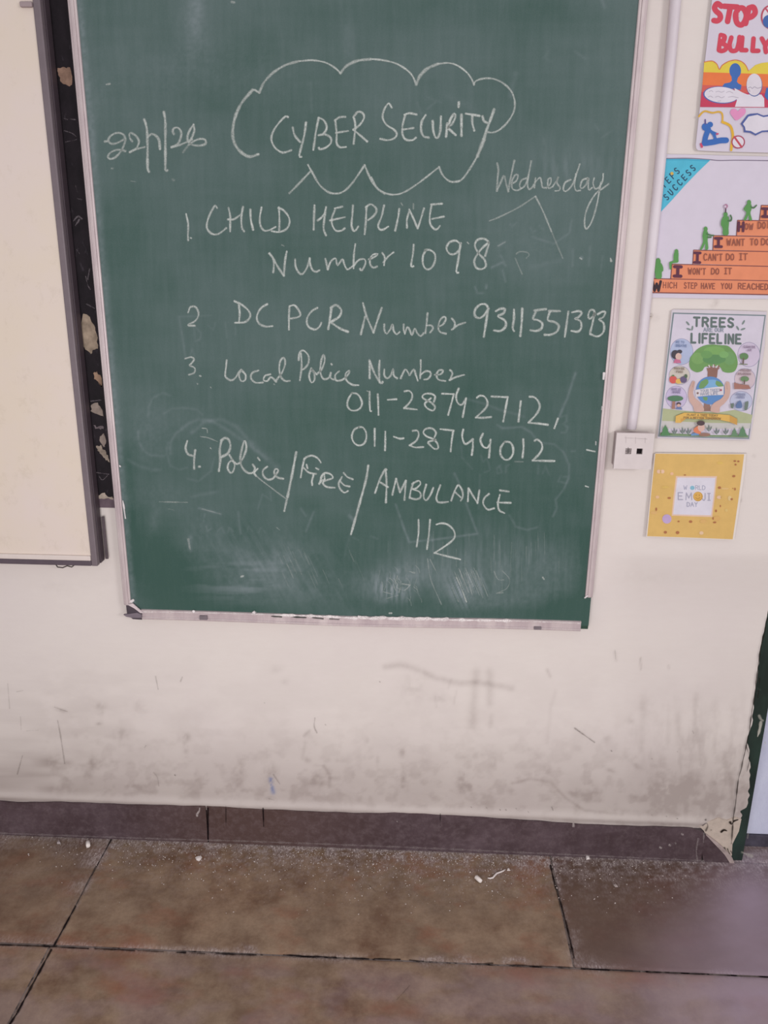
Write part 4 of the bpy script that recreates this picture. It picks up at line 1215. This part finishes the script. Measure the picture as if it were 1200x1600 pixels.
def sheet(name, q, off, color, label, cat='poster'):
    """paper sheet: outline in photo pixels, a fraction of a millimetre thick, standing just off the wall"""
    P = [W(x, y, off) for x, y in pts(q)]
    bm = bmesh.new()
    prism(bm, [(p.x, p.z) for p in P], -off, -off + .0008)
    return tag(bm_obj(name, bm, flat(color, .55, .02, .3)), label, cat)


PAPER = '#d3cad9'
# ---- stop bully poster
s1 = sheet('poster', '1117,-45 1112.5,0 1099,118 1087.2,226 1088,232 1091,235 1120,236.5 1200,238.5 1300,241 1318,-40', .0068, PAPER, 'white hand-painted anti-bullying poster with red letters, top right of the wall')
p = Print(1060, 0, 6.4, .0070, .06)
rd = '#cf4257'
for q in ('430,62 390,36 362,75 378,112 412,142 420,180 392,208 355,205', '455,62 590,70', '520,70 492,215', '597,90 572,150 585,225 625,250 660,220 680,150 650,85 605,80', '705,80 672,235', '705,80 750,72 768,125 735,165 690,180'):
    p.line('painted_lettering', rd, q, 56)
for q in ('425,350 405,500', '425,350 462,365 452,410 420,430', '420,430 470,450 475,490 435,510 405,502', '530,375 512,450 530,505 580,500 602,440 612,370', '640,375 628,500', '628,500 680,502', '752,385 742,508', '742,508 800,508', '835,385 872,455', '925,385 872,455 876,520'):
    p.line('painted_lettering', rd, q, 46)
for q in ('607,130 605,170 612,180', '430,375 428,385', '435,465 434,475', '553,440 551,465'):
    p.line('painted_lettering', '#dfb4bd', q, 10)
p.ell('painted_picture', '#b8475c', 925, 170, 100, 122)
p.ell('painted_picture', '#ddd5df', 925, 170, 84, 106)
p.ell('painted_picture', '#3d62a6', 905, 215, 62, 66)
p.line('painted_picture', '#c05065', '868,80 1000,250', 18)
p.poly('painted_picture', '#e0c845', '258,625 300,615 345,615 385,645 410,693 440,655 500,618 570,603 630,618 672,655 700,708 725,690 770,650 830,630 900,622 1000,640 1080,700 1130,650 1250,628 1400,640 1500,700 1500,760 250,735')
p.poly('painted_picture', '#e8753f', '251,722 1500,758 1500,890 236,885')
p.poly('painted_picture', '#cf5a52', '240,850 1500,880 1500,960 226,960')
p.poly('painted_picture', '#c33a58', '230,920 1500,945 1500,1082 217,1070')
p.line('painted_picture', '#d8703f', '258,622 300,612 345,612 385,642 410,693 440,652 500,615 570,600 630,615 672,652 700,708', 8)
p.ell('painted_picture', '#3a66b0', 568, 708, 58, 76)
p.poly('painted_picture', '#3a66b0', '530,760 600,760 585,815 600,835 632,850 622,900 480,880 440,862 460,835 515,825 535,805')
p.ell('painted_picture', '#4a63a8', 425, 950, 178, 86, 4)
p.ell('painted_picture', '#ded7e2', 430, 948, 170, 79, 4)
p.poly('painted_picture', '#ded7e2', '560,880 640,925 690,945 830,945 858,985 860,1070 565,1068 585,1005')
p.ell('painted_picture', '#56689e', 760, 852, 80, 114)
p.ell('painted_picture', '#dcd4de', 758, 846, 76, 110)
p.line('painted_picture', '#b0a8b6', '700,880 720,870 740,885 760,868 790,882 830,872', 8)
p.line('painted_picture', '#9d95a2', '705,895 715,915', 6)
for q in ('310,915 330,905 345,918', '375,920 400,912 430,922 460,910', '480,925 510,915 545,930', '300,970 320,960 345,975', '370,972 400,962 430,978 460,965', '500,972 540,965 600,978', '395,1012 425,1008'):
    p.line('painted_picture', '#bab2bf', q, 6)
p.poly('painted_picture', '#3a66b0', '880,880 960,860 960,1000 890,1000 862,960')
p.blob('painted_picture', '#e08fbd', '595,1112 625,1085 665,1085 672,1125 640,1165 580,1203 540,1165 518,1125 535,1090 570,1090')
p.line('painted_picture', '#d9a83f', '205,1165 235,1130 270,1112 340,1128 400,1118 432,1130 442,1165 440,1220', 18)
p.line('painted_picture', '#dfae35', '440,1220 490,1240 522,1265 538,1310 545,1370 535,1430 528,1500', 26)
p.ell('painted_picture', '#3465b5', 268, 1270, 34, 38)
p.ell('painted_picture', '#3465b5', 318, 1246, 28, 28)
p.line('painted_picture', '#5a4f8a', '270,1240 268,1198', 14)
p.line('painted_picture', '#3465b5', '300,1290 272,1370 262,1428', 52)
p.line('painted_picture', '#3465b5', '262,1432 350,1420 420,1405 478,1403', 58)
p.line('painted_picture', '#3465b5', '310,1300 350,1340 372,1392', 30)
p.line('painted_picture', '#3465b5', '320,1310 385,1340', 22)
p.line('painted_picture', '#c8476b', '382,1340 396,1338', 16)
p.line('painted_picture', '#c8476b', '225,1440 235,1468', 22)
p.ell('painted_picture', '#a8405a', 598, 1420, 68, 66)
p.ell('painted_picture', '#ddd5df', 598, 1420, 56, 54)
p.line('painted_picture', '#c04a58', '560,1370 632,1470', 20, False)
p.poly('painted_picture', '#4a5a9a', '622,1238 690,1148 720,1138 790,1132 850,1156 900,1148 1010,1120 1100,1160 1210,1140 1240,1260 1200,1330 1050,1310 940,1345 900,1318 838,1322 772,1356 720,1328 655,1322 650,1275')
p.poly('painted_picture', '#dcd5e0', '645,1240 702,1165 790,1148 850,1172 900,1164 1008,1138 1100,1176 1195,1158 1222,1258 1190,1312 1050,1294 940,1328 895,1302 836,1306 770,1336 725,1310 672,1304 666,1270')
p.build(s1)

# ---- steps to success poster
s2 = sheet('poster', '1037,241 1100,242 1200,244.5 1312,247.5 1297,469 1200,467 1100,466.5 1014,465 1026,355', .0030, PAPER, 'white poster of green figures climbing orange steps, beside the conduit pipe')
p = Print(1000, 230, 6.0, .0032)
p.line('border_line', '#7d7286', '232,106 330,104 430,103 520,106 650,116 740,124 900,122 1100,124 1300,128 1840,142', 9)
p.poly('title_corner', '#48b4d2', '228,110 430,108 660,120 540,235 420,360 300,495 185,618 200,400')
p.poly('title_corner', '#3aa2c4', '228,110 430,108 655,118 640,134 430,122 240,124')
ink = '#20415a'
p.text('title_lettering', ink, 'STEPS', 188, 428, 56, 10, -46.5, 1.0, .62, .08, .62)
p.text('title_lettering', ink, 'SUCCESS', 257, 497, 54, 10, -47.7, 1.0, .64, .08, .66)
p.ell('title_lettering', '#d9b04a', 300, 246, 15, 15)
orr, brn = '#e4875f', '#7a3f3e'
steps_ = ['110,1232 1750,1262 1750,1390 95,1362', '300,1097 1750,1130 1750,1260 288,1234', '503,965 1750,990 1750,1128 495,1094', '690,828 1750,850 1750,988 683,962', '915,685 1750,700 1750,848 905,826', '1138,545 1750,558 1750,698 1120,684']
for q in steps_:
    p.poly('orange_steps', orr, q)
for q in steps_:
    P = pts(q)
    p.line('orange_steps', brn, [P[3], P[0], P[1]], 8, False)
p.line('orange_steps', brn, '95,1363 1750,1392', 10, False)
tx_c, cap_c = '#8c4b3c', '#55253a'
p.text('step_lettering', '#2c1a22', 'W', 118, 1345, 88, 24, 1, 1, .85)
p.text('step_lettering', tx_c, 'HICH', 218, 1318, 52, 9, 1.5, 1, .62)
p.text('step_lettering', tx_c, 'STEP', 415, 1322, 52, 9, 1.5, .95, .5)
p.text('step_lettering', tx_c, 'HAVE', 575, 1325, 50, 9, 1.5, .95, .55)
p.text('step_lettering', tx_c, 'YOU', 762, 1326, 50, 9, 1.5, .98, .6)
p.text('step_lettering', tx_c, 'REACHED', 922, 1328, 52, 9, 1.5, 1.0, .66)
p.text('step_lettering', cap_c, 'Î', 322, 1208, 88, 30, 2, 1, 1.4)
p.text('step_lettering', tx_c, "WON'T", 452, 1190, 56, 9, 1.5, .95, .55)
p.text('step_lettering', tx_c, 'DO', 670, 1190, 54, 9, 1.5, .95, .65)
p.text('step_lettering', tx_c, 'ÎT', 795, 1188, 54, 9, 1.5, .95, .7)
p.text('step_lettering', cap_c, 'Î', 512, 1080, 90, 26, 2, 1, 1.1)
p.text('step_lettering', tx_c, "CAN'T", 600, 1060, 60, 9, 1, .95, .55)
p.text('step_lettering', tx_c, 'DO', 810, 1058, 58, 9, 1, .95, .6)
p.text('step_lettering', tx_c, 'ÎT', 935, 1056, 58, 9, 1, .95, .75)
p.text('step_lettering', cap_c, 'Î', 706, 932, 78, 26, 1, 1, 1.5)
p.text('step_lettering', tx_c, 'WANT', 815, 920, 60, 9, 1, .95, .58)
p.text('step_lettering', tx_c, 'TO', 1035, 918, 58, 9, 1, .95, .6)
p.text('step_lettering', tx_c, 'DO', 1140, 916, 58, 9, 1, .95, .7)
p.text('step_lettering', cap_c, 'H', 925, 785, 80, 24, 2, 1, .7)
p.text('step_lettering', tx_c, 'OW', 985, 772, 56, 9, 1, .95, .6)
p.text('step_lettering', tx_c, 'DO', 1108, 762, 60, 9, 1, .95, .55)
p.text('step_lettering', cap_c, 'Î', 1148, 650, 74, 26, 2, 1, 1.4)
p.text('step_lettering', tx_c, 'I', 1192, 758, 58, 9, 1)
gn, dk = '#519048', '#416a40'
# climbing figures
p.ell('green_figures', gn, 170, 1072, 24, 32)
p.blob('green_figures', gn, '150,1085 192,1082 215,1120 218,1160 205,1170 200,1228 148,1228 142,1180 122,1160 128,1112', 10)
p.ell('green_figures', gn, 342, 978, 18, 22)
p.blob('green_figures', gn, '322,985 358,985 360,1040 356,1080 300,1092 296,1140 280,1145 276,1078 312,1066 314,1020', 10)
p.ell('green_figures', gn, 615, 768, 19, 24)
p.blob('green_figures', gn, '595,785 632,790 640,830 634,870 640,955 612,958 610,905 585,955 562,958 590,890 586,830', 10)
p.line('green_figures', dk, '625,812 665,826 690,828', 14)
p.line('green_figures', dk, '632,845 665,845', 14)
p.ell('green_figures', gn, 802, 632, 20, 26)
p.blob('green_figures', gn, '780,650 828,650 835,700 830,760 828,820 778,820 776,762 760,730 762,690', 10)
p.line('green_figures', dk, '826,690 850,690 858,665 848,640', 15)
p.line('green_figures', '#4c3344', '802,610 804,570', 12)
p.ell('green_figures', '#b07a98', 806, 553, 18, 20)
p.ell('green_figures', PAPER, 800, 556, 9, 10)
p.ell('green_figures', gn, 1022, 518, 20, 24)
p.blob('green_figures', gn, '1000,535 1042,535 1045,580 1035,620 1050,682 1022,682 1015,640 995,682 970,682 995,625 990,602 970,585 985,555', 10)
p.line('green_figures', dk, '1040,558 1065,570 1092,545', 13)
p.build(s2)

# ---- trees poster
s3 = sheet('poster', '1049.5,485 1052,483.5 1120,484.5 1198,487 1195,540 1172,688 1120,687 1027,684.5 1036,610', .0060, '#d0c7d0', 'printed poster of a tree growing from a globe, below the orange steps poster')
p = Print(1020, 470, 6.6667, .0062, .18)
p.poly('printed_border', '#6d7d82', '208,122 700,135 1178,147 1090,780 1003,1440 520,1428 55,1416 130,760')
p.poly('printed_picture', '#d3cbdc', '222,136 700,148 1163,160 1078,780 992,1428 520,1416 72,1404 145,760')
p.poly('printed_picture', '#a9b083', '105,1120 250,1138 400,1150 700,1160 850,1135 1040,1190 1018,1290 600,1300 92,1270')
p.poly('printed_picture', '#c4c2bd', '92,1250 600,1272 1020,1275 1012,1330 600,1335 85,1330')
p.poly('printed_picture', '#6c8a5e', '78,1370 300,1385 600,1398 995,1400 992,1426 520,1415 73,1403')
for cx, cy, rx, ry, c_ in ((300, 530, 122, 138, '#aab6d8'), (278, 775, 112, 100, '#c9c2b4'), (245, 1005, 112, 120, '#c5b6d8'), (1000, 560, 118, 130, '#cdbfd6'), (960, 815, 112, 112, '#cdb9c0'), (920, 1045, 118, 105, '#b9bfd9')):
    p.ell('printed_picture', '#8f8aa8', cx, cy, rx, ry)
    p.ell('printed_picture', c_, cx, cy, rx - 5, ry - 5)
gl = '#4f615c'
p.text('printed_lettering', gl, 'TREES', 428, 262, 88, 23, 1.5, 1.0, .80, 0, .40)
p.text('printed_lettering', gl, 'LIFELINE', 402, 435, 92, 23, 1.2, .97, .68, 0, .36)
p.text('printed_lettering', '#7d8896', 'ARE OUR', 530, 320, 38, 8, 1, 1, .75)
for cx, cy, a_ in ((365, 235, 50), (375, 296, 20), (412, 285, 100), (945, 225, -60), (885, 285, 60), (940, 295, -20)):
    p.ell('printed_lettering', '#6a7d78', cx, cy, 26, 9, a_)
p.line('printed_picture', '#7c5244', '600,740 612,700 560,670', 24)
p.poly('printed_picture', '#83594a', '560,700 700,700 678,720 668,800 570,800 572,740')
p.blob('printed_picture', '#5d8f45', '390,590 430,540 470,500 540,465 620,455 700,462 780,470 830,510 865,560 882,620 880,680 850,735 790,750 730,735 700,690 620,680 540,690 520,725 460,745 400,715 380,660', 14)
for cx, cy, rx, ry, c_ in ((470, 600, 70, 60, '#6a9c4e'), (640, 520, 110, 45, '#69a04c'), (800, 600, 60, 70, '#5f9550'), (640, 610, 120, 50, '#4b8246'), (560, 560, 60, 40, '#5a9248'), (740, 560, 50, 35, '#6ba556')):
    p.ell('printed_picture', c_, cx, cy, rx, ry)
for q in ('620,720 590,680', '640,720 640,670', '660,720 690,680'):
    p.line('printed_picture', '#83594a', q, 16)
for q in ('585,672 592,690', '630,668 634,690', '672,676 664,694'):
    p.line('printed_picture', '#d8cfd0', q, 12)
p.poly('printed_picture', '#866052', '535,1070 595,1070 605,1150 525,1150')
p.ell('printed_picture', '#4a7fbe', 600, 935, 150, 146)
p.ell('printed_picture', '#6aa3d2', 620, 880, 90, 60)
p.blob('printed_picture', '#5f9150', '500,840 560,815 580,850 550,890 510,915 480,900', 10)
p.blob('printed_picture', '#5f9150', '660,830 710,850 735,890 690,895 655,870', 10)
p.blob('printed_picture', '#5f9150', '520,1000 570,1005 560,1040 530,1030', 10)
p.poly('printed_picture', '#d9d3d8', '440,928 600,905 740,890 738,980 600,985 448,1000')
p.text('printed_lettering', '#8d93a8', 'YOUR TREES', 498, 952, 26, 6, -3, 1, .75)
p.text('printed_lettering', '#8d93a8', 'HAVE LIFE', 500, 985, 26, 6, -3, 1, .8)
p.ell('printed_picture', '#a3485a', 710, 930, 11, 11)
p.ell('printed_picture', '#7a5a50', 468, 962, 11, 11)
sk_ = '#c9a294'
p.blob('printed_picture', sk_, '415,832 440,845 432,900 420,960 440,1010 490,1055 520,1090 530,1150 440,1155 420,1100 385,1050 370,980 380,910', 12)
p.blob('printed_picture', sk_, '765,840 795,848 808,910 795,1000 750,1065 700,1110 690,1165 605,1150 615,1090 650,1055 710,1020 745,970 748,900', 12)
p.line('printed_picture', '#a97f74', '425,850 415,900', 5)
p.line('printed_picture', '#a97f74', '770,860 775,920', 5)
# little scenes in the bubbles
p.ell('printed_picture', '#2f2a33', 235, 560, 42, 46)
p.ell('printed_picture', '#2f2a33', 280, 530, 26, 20)
p.ell('printed_picture', '#d8b2a4', 268, 580, 32, 36)
p.poly('printed_picture', '#c35f86', '215,648 232,605 285,615 295,650')
p.text('printed_lettering', '#6d80a8', 'WE TO', 240, 440, 22, 5, 2, 1, .8)
p.text('printed_lettering', '#6d80a8', 'BREATHE', 240, 478, 22, 5, 2, .9, .7)
p.ell('printed_picture', '#cf4a42', 212, 822, 40, 40)
p.ell('printed_picture', '#4f7b3a', 212, 780, 12, 8)
p.ell('printed_picture', '#dfb04a', 268, 838, 30, 26)
p.ell('printed_picture', '#55496e', 320, 822, 36, 34)
p.ell('printed_picture', '#3f5a3e', 345, 785, 16, 20)
p.text('printed_lettering', '#8a7a6a', 'PROVIDE', 222, 715, 20, 5, 2, .95, .8)
p.text('printed_lettering', '#8a7a6a', 'FOOD', 245, 750, 20, 5, 2, 1, .8)
p.poly('printed_picture', '#9a6a58', '205,1040 235,1040 230,1128 195,1128')
p.ell('printed_picture', '#3f6f4a', 235, 1018, 82, 30)
p.ell('printed_picture', '#3b2d33', 270, 1075, 24, 18)
p.ell('printed_picture', '#d0a393', 270, 1090, 18, 16)
p.poly('printed_picture', '#5c6fa0', '250,1110 290,1105 310,1135 240,1130')
p.text('printed_lettering', '#857aa0', 'GIVE US', 195, 932, 20, 5, 2, .95, .8)
p.text('printed_lettering', '#857aa0', 'SHADE', 205, 962, 20, 5, 2, .95, .8)
p.ell('printed_picture', '#4f7a45', 950, 580, 46, 36)
p.line('printed_picture', '#5d4a42', '945,600 940,658', 16)
p.line('printed_picture', '#6a7a55', '905,660 985,664', 8)
p.text('printed_lettering', '#937f9a', 'CLEAN THE', 945, 490, 20, 5, 2, .9, .7)
p.text('printed_lettering', '#937f9a', 'AIR', 985, 525, 20, 5, 2, 1, .8)
p.poly('printed_picture', '#9a6455', '845,850 900,868 1000,880 1020,918 850,920')
p.ell('printed_picture', '#5a8050', 958, 815, 44, 28)
p.line('printed_picture', '#5d4a42', '955,830 952,864', 14)
p.text('printed_lettering', '#937a80', 'PREVENT', 912, 735, 20, 5, 2, .95, .8)
p.text('printed_lettering', '#937a80', 'SOIL EROSION', 885, 770, 18, 5, 2, .9, .7)
p.blob('printed_picture', '#4f6a9a', '880,1060 910,1040 930,1080 925,1115 880,1118 862,1100', 8)
p.blob('printed_picture', '#5c6d62', '810,1075 845,1070 835,1120 815,1115', 8)
p.blob('printed_picture', '#5c6d62', '960,1060 995,1050 985,1130 955,1135', 8)
p.text('printed_lettering', '#7f86a8', 'PROVIDE', 868, 985, 18, 5, 2, .95, .8)
p.text('printed_lettering', '#7f86a8', 'HOMES', 880, 1015, 18, 5, 2, .95, .8)
p.poly('printed_picture', '#dcaa48', '240,1200 330,1165 500,1172 700,1182 800,1190 880,1230 878,1295 800,1262 700,1240 520,1232 350,1225 290,1272 235,1270')
p.poly('printed_picture', '#c8923c', '290,1226 350,1225 290,1272')
p.poly('printed_picture', '#c8923c', '800,1190 880,1230 878,1295 800,1262')
p.text('printed_lettering', '#8a6a38', 'PLANT A TREE TODAY', 358, 1198, 20, 5, 1.5, .95, .95)
p.text('printed_lettering', '#8a6a38', 'FOR A BETTER TOMORROW', 322, 1228, 20, 5, 1.5, .95, .95)
for cx, by, hh, c_ in ((130, 1405, 112, '#3f7a45'), (935, 1412, 105, '#4c7a52'), (850, 1410, 85, '#557f58')):
    p.poly('printed_picture', c_, [(cx - hh * .45, by), (cx - hh * .22, by - hh * .5), (cx - hh * .3, by - hh * .5), (cx, by - hh), (cx + hh * .3, by - hh * .5), (cx + hh * .22, by - hh * .5), (cx + hh * .48, by)])
for cx, by in ((230, 1400), (315, 1395), (375, 1400), (670, 1400), (765, 1402), (590, 1370)):
    for a_, l_ in ((-40, 50), (-10, 75), (25, 60)):
        t_ = math.radians(a_)
        p.ell('printed_picture', '#61706a', cx + l_ * .5 * math.sin(t_), by - l_ * .7 * math.cos(t_), 24, 8, a_ - 90)
p.poly('printed_picture', '#5a86b8', '400,1385 450,1375 500,1400 400,1405')
p.blob('printed_picture', '#d9744a', '430,1330 470,1305 500,1340 495,1385 450,1378 425,1358', 8)
p.ell('printed_picture', '#d4ab9d', 505, 1320, 36, 42)
p.ell('printed_picture', '#3d2d30', 500, 1275, 42, 26)
p.ell('printed_picture', '#8a6250', 540, 1395, 60, 18)
p.build(s3)

# ---- emoji day poster
s4 = sheet('poster', '1022.5,709 1025,708 1090,708.5 1166,709 1164,735 1147.5,844 1080,841.5 1009.5,838.5 1016,775', .0078, '#e2d8d2', 'square gold poster reading WORLD EMOJI DAY, lowest sheet on the wall')
p = Print(1000, 690, 6.6667, .0080)
p.poly('gold_print', '#d9b062', '160,125 620,131 1085,132 1030,570 965,1018 520,1000 75,985 115,560')
p.poly('gold_print', '#e2c0a8', '375,358 802,360 780,570 752,786 330,772 350,560')
p.poly('white_panel', '#dad6e2', '390,374 786,377 766,570 740,768 345,758 366,560')
gt = '#a09fb4'
p.text('panel_lettering', gt, 'W', 455, 500, 42, 7, 0, 1, .8)
p.ell('panel_lettering', '#7fb6cc', 545, 482, 24, 22)
p.text('panel_lettering', gt, 'RLD', 578, 500, 42, 7, 1, 1, .8)
p.text('panel_lettering', '#a5a3b5', 'E', 398, 604, 72, 11, 0, 1, .85)
p.text('panel_lettering', '#a5a3b5', 'M', 478, 606, 72, 10, 0, 1, .85)
p.ell('panel_lettering', '#c8953f', 604, 572, 50, 50)
p.ell('panel_lettering', '#dca951', 600, 568, 42, 42)
p.line('panel_lettering', '#a9762f', '580,585 602,597 625,583', 6)
p.ell('panel_lettering', '#a9762f', 586, 558, 5, 7)
p.ell('panel_lettering', '#a9762f', 618, 558, 5, 7)
p.text('panel_lettering', '#a5a3b5', 'J', 652, 612, 72, 10, 0, 1, .6)
p.text('panel_lettering', '#a5a3b5', 'Î', 706, 612, 72, 10, 0, 1, .7)
p.text('panel_lettering', gt, 'DAY', 490, 676, 42, 7, 0, 1, .8)
p.ell('small_doodles', '#bfa3cf', 280, 806, 48, 48)
for cx, cy, rx, ry, c_ in ((195, 312, 20, 20, '#e8c0a0'), (235, 312, 20, 20, '#e8c0a0'), (332, 335, 18, 16, '#e6b48c'), (182, 578, 20, 16, '#e6b98e'), (825, 580, 26, 18, '#e8bf9c'), (640, 952, 22, 18, '#e8c39c'), (900, 715, 16, 16, '#dcb970'), (145, 740, 36, 16, '#dcae6a'), (265, 475, 40, 14, '#dab45e'), (835, 222, 32, 16, '#dab45c'), (885, 490, 40, 10, '#dfb877'), (935, 590, 20, 26, '#dfbf84'), (800, 800, 36, 26, '#d9a960'), (660, 830, 36, 20, '#d9ab64')):
    p.ell('small_doodles', c_, cx, cy, rx, ry)
for cx, cy in ((215, 312), (845, 580)):
    p.ell('small_doodles', '#c8a25c', cx, cy, 7, 10)
for cx, cy, rx, ry in ((988, 203, 14, 9), (1025, 206, 12, 9), (996, 240, 10, 10), (978, 360, 16, 12), (828, 480, 16, 13), (305, 588, 18, 10), (170, 705, 9, 18), (955, 600, 13, 11), (792, 722, 10, 14), (838, 672, 6, 12), (402, 832, 11, 8), (528, 834, 17, 13), (778, 842, 18, 9), (265, 945, 16, 14), (392, 948, 18, 16), (762, 800, 7, 14), (468, 348, 12, 6), (990, 495, 8, 14), (968, 488, 5, 5)):
    p.ell('small_doodles', '#a9683f', cx, cy, rx, ry)
p.build(s4)

# ================================================================== CHALK BITS ON THE FLOOR
ch = flat('#e6dcd8', .9, .05, .1)


def chalk_piece(px, py, l, r, ang, label, group=None):
    o = G(px, py)
    bm = bmesh.new()
    t = Vector((math.cos(ang), math.sin(ang), 0))
    tube(bm, [tuple(t * (l * u)) for u in (-.5, -.42, 0, .42, .5)], [r * .72, r, r * .97, r * .92, r * .6], 14)
    for v_ in bm.verts:
        v_.co += Vector((random.uniform(-1, 1), random.uniform(-1, 1), random.uniform(-1, 1))) * r * .08
    ob = bm_obj('chalk_piece', bm, ch, None, True)
    lo = min(v_.co.z for v_ in ob.data.vertices)
    ob.location = (o.x, o.y, .0008 - lo)
    return tag(ob, label, 'chalk')


chalk_piece(138, 1322, .020, .0056, 2.0, 'short white chalk stub on the floor near the left joint line')
chalk_piece(747.5, 1377, .020, .0056, -.9, 'rounded white chalk stub on the floor beside the curled white string')


def chip(px, py, pxs, h, label, color='#ddd3d1'):
    o = G(px, py)
    P = [G(px + x, py + y) - o for x, y in pxs]
    bm = bmesh.new()
    a_ = [bm.verts.new((q_.x, q_.y, 0)) for q_ in P]
    t_ = [bm.verts.new((q_.x * .7, q_.y * .7, h * random.uniform(.8, 1.2))) for q_ in P]
    n = len(P)
    bm.faces.new(a_)
    bm.faces.new(t_)
    for i in range(n):
        bm.faces.new((a_[i], a_[(i + 1) % n], t_[(i + 1) % n], t_[i]))
    bmesh.ops.recalc_face_normals(bm, faces=bm.faces)
    ob = bm_obj('chalk_chip', bm, flat(color, .9, .08, .1))
    ob.location = (o.x, o.y, .0008)
    return tag(ob, label, 'chalk')


chip(310, 1342.5, [(-5, -2), (0, -3), (6, -2.5), (4, 1), (1, 3.5), (-3, 2)], .005, 'triangular white chalk chip on the floor below the dark skirting joint line')
chip(918, 1341.5, [(-3, -2.5), (3, -2), (3.5, 1.5), (-2, 2.5)], .005, 'small square white chip at the foot of the skirting, toward the right')
chip(962, 1385, [(-4, -2), (2, -1), (4, 1.5), (-1, 1.5)], .003, 'flat pale chip on the reddish slab at the right', '#a99b98')
chip(92, 1317, [(-3, 2), (0, -3), (3, 2)], .004, 'small grey stone chip on the floor at far left', '#a69a9c')
chip(794, 1360, [(-2, 1), (-1, -2), (2, -2), (3, 1)], .003, 'tiny white crumb beside the upper end of the curled string', '#d5cac8')

sp = [G(x, y, .0026) for x, y in pts('762,1372 766,1372.5 770,1371.5 773,1368 776,1364.8 781,1363 786,1361 789.5,1358.5')]
bm = bmesh.new()
tube(bm, [tuple(q_) for q_ in smooth_line([(v_.x, v_.y) for v_ in sp], .002) and sp], [.0016, .0019, .0022, .0023, .0022, .002, .0019, .0014], 10)
tag(bm_obj('string_bit', bm, flat('#ddd2d0', .8, .04), None, True), 'short curled white string lying on the floor near the wall', 'string')

# crumbs of chalk and plaster swept against the wall: too many and too small to count
bm = bmesh.new()
for k in range(1500):
    px = random.triangular(0, 1150, 620)
    t_ = random.expovariate(1 / 22.0)
    py = 1304 + .0385 * px + 2 + t_
    if py > 1440 or (px > 1080 and py > 1360):
        continue
    o = G(px, py)
    if o.y > -.007:
        continue
    r = random.choice((.0006, .0007, .0009, .0011, .0014)) * (1.5 if random.random() < .06 else 1)
    m_ = Matrix.Translation((o.x, o.y, r * .5)) @ Matrix.Rotation(random.random() * 6, 4, 'Z') @ Matrix.Diagonal((1.3, .9, .7, 1))
    bmesh.ops.create_icosphere(bm, subdivisions=1, radius=r, matrix=m_)
cr = bm_obj('chalk_crumbs', bm, flat('#c7bab6', .9, .1, .1))
tag(cr, 'scatter of fine pale chalk crumbs along the foot of the wall', 'crumbs', kind='stuff')
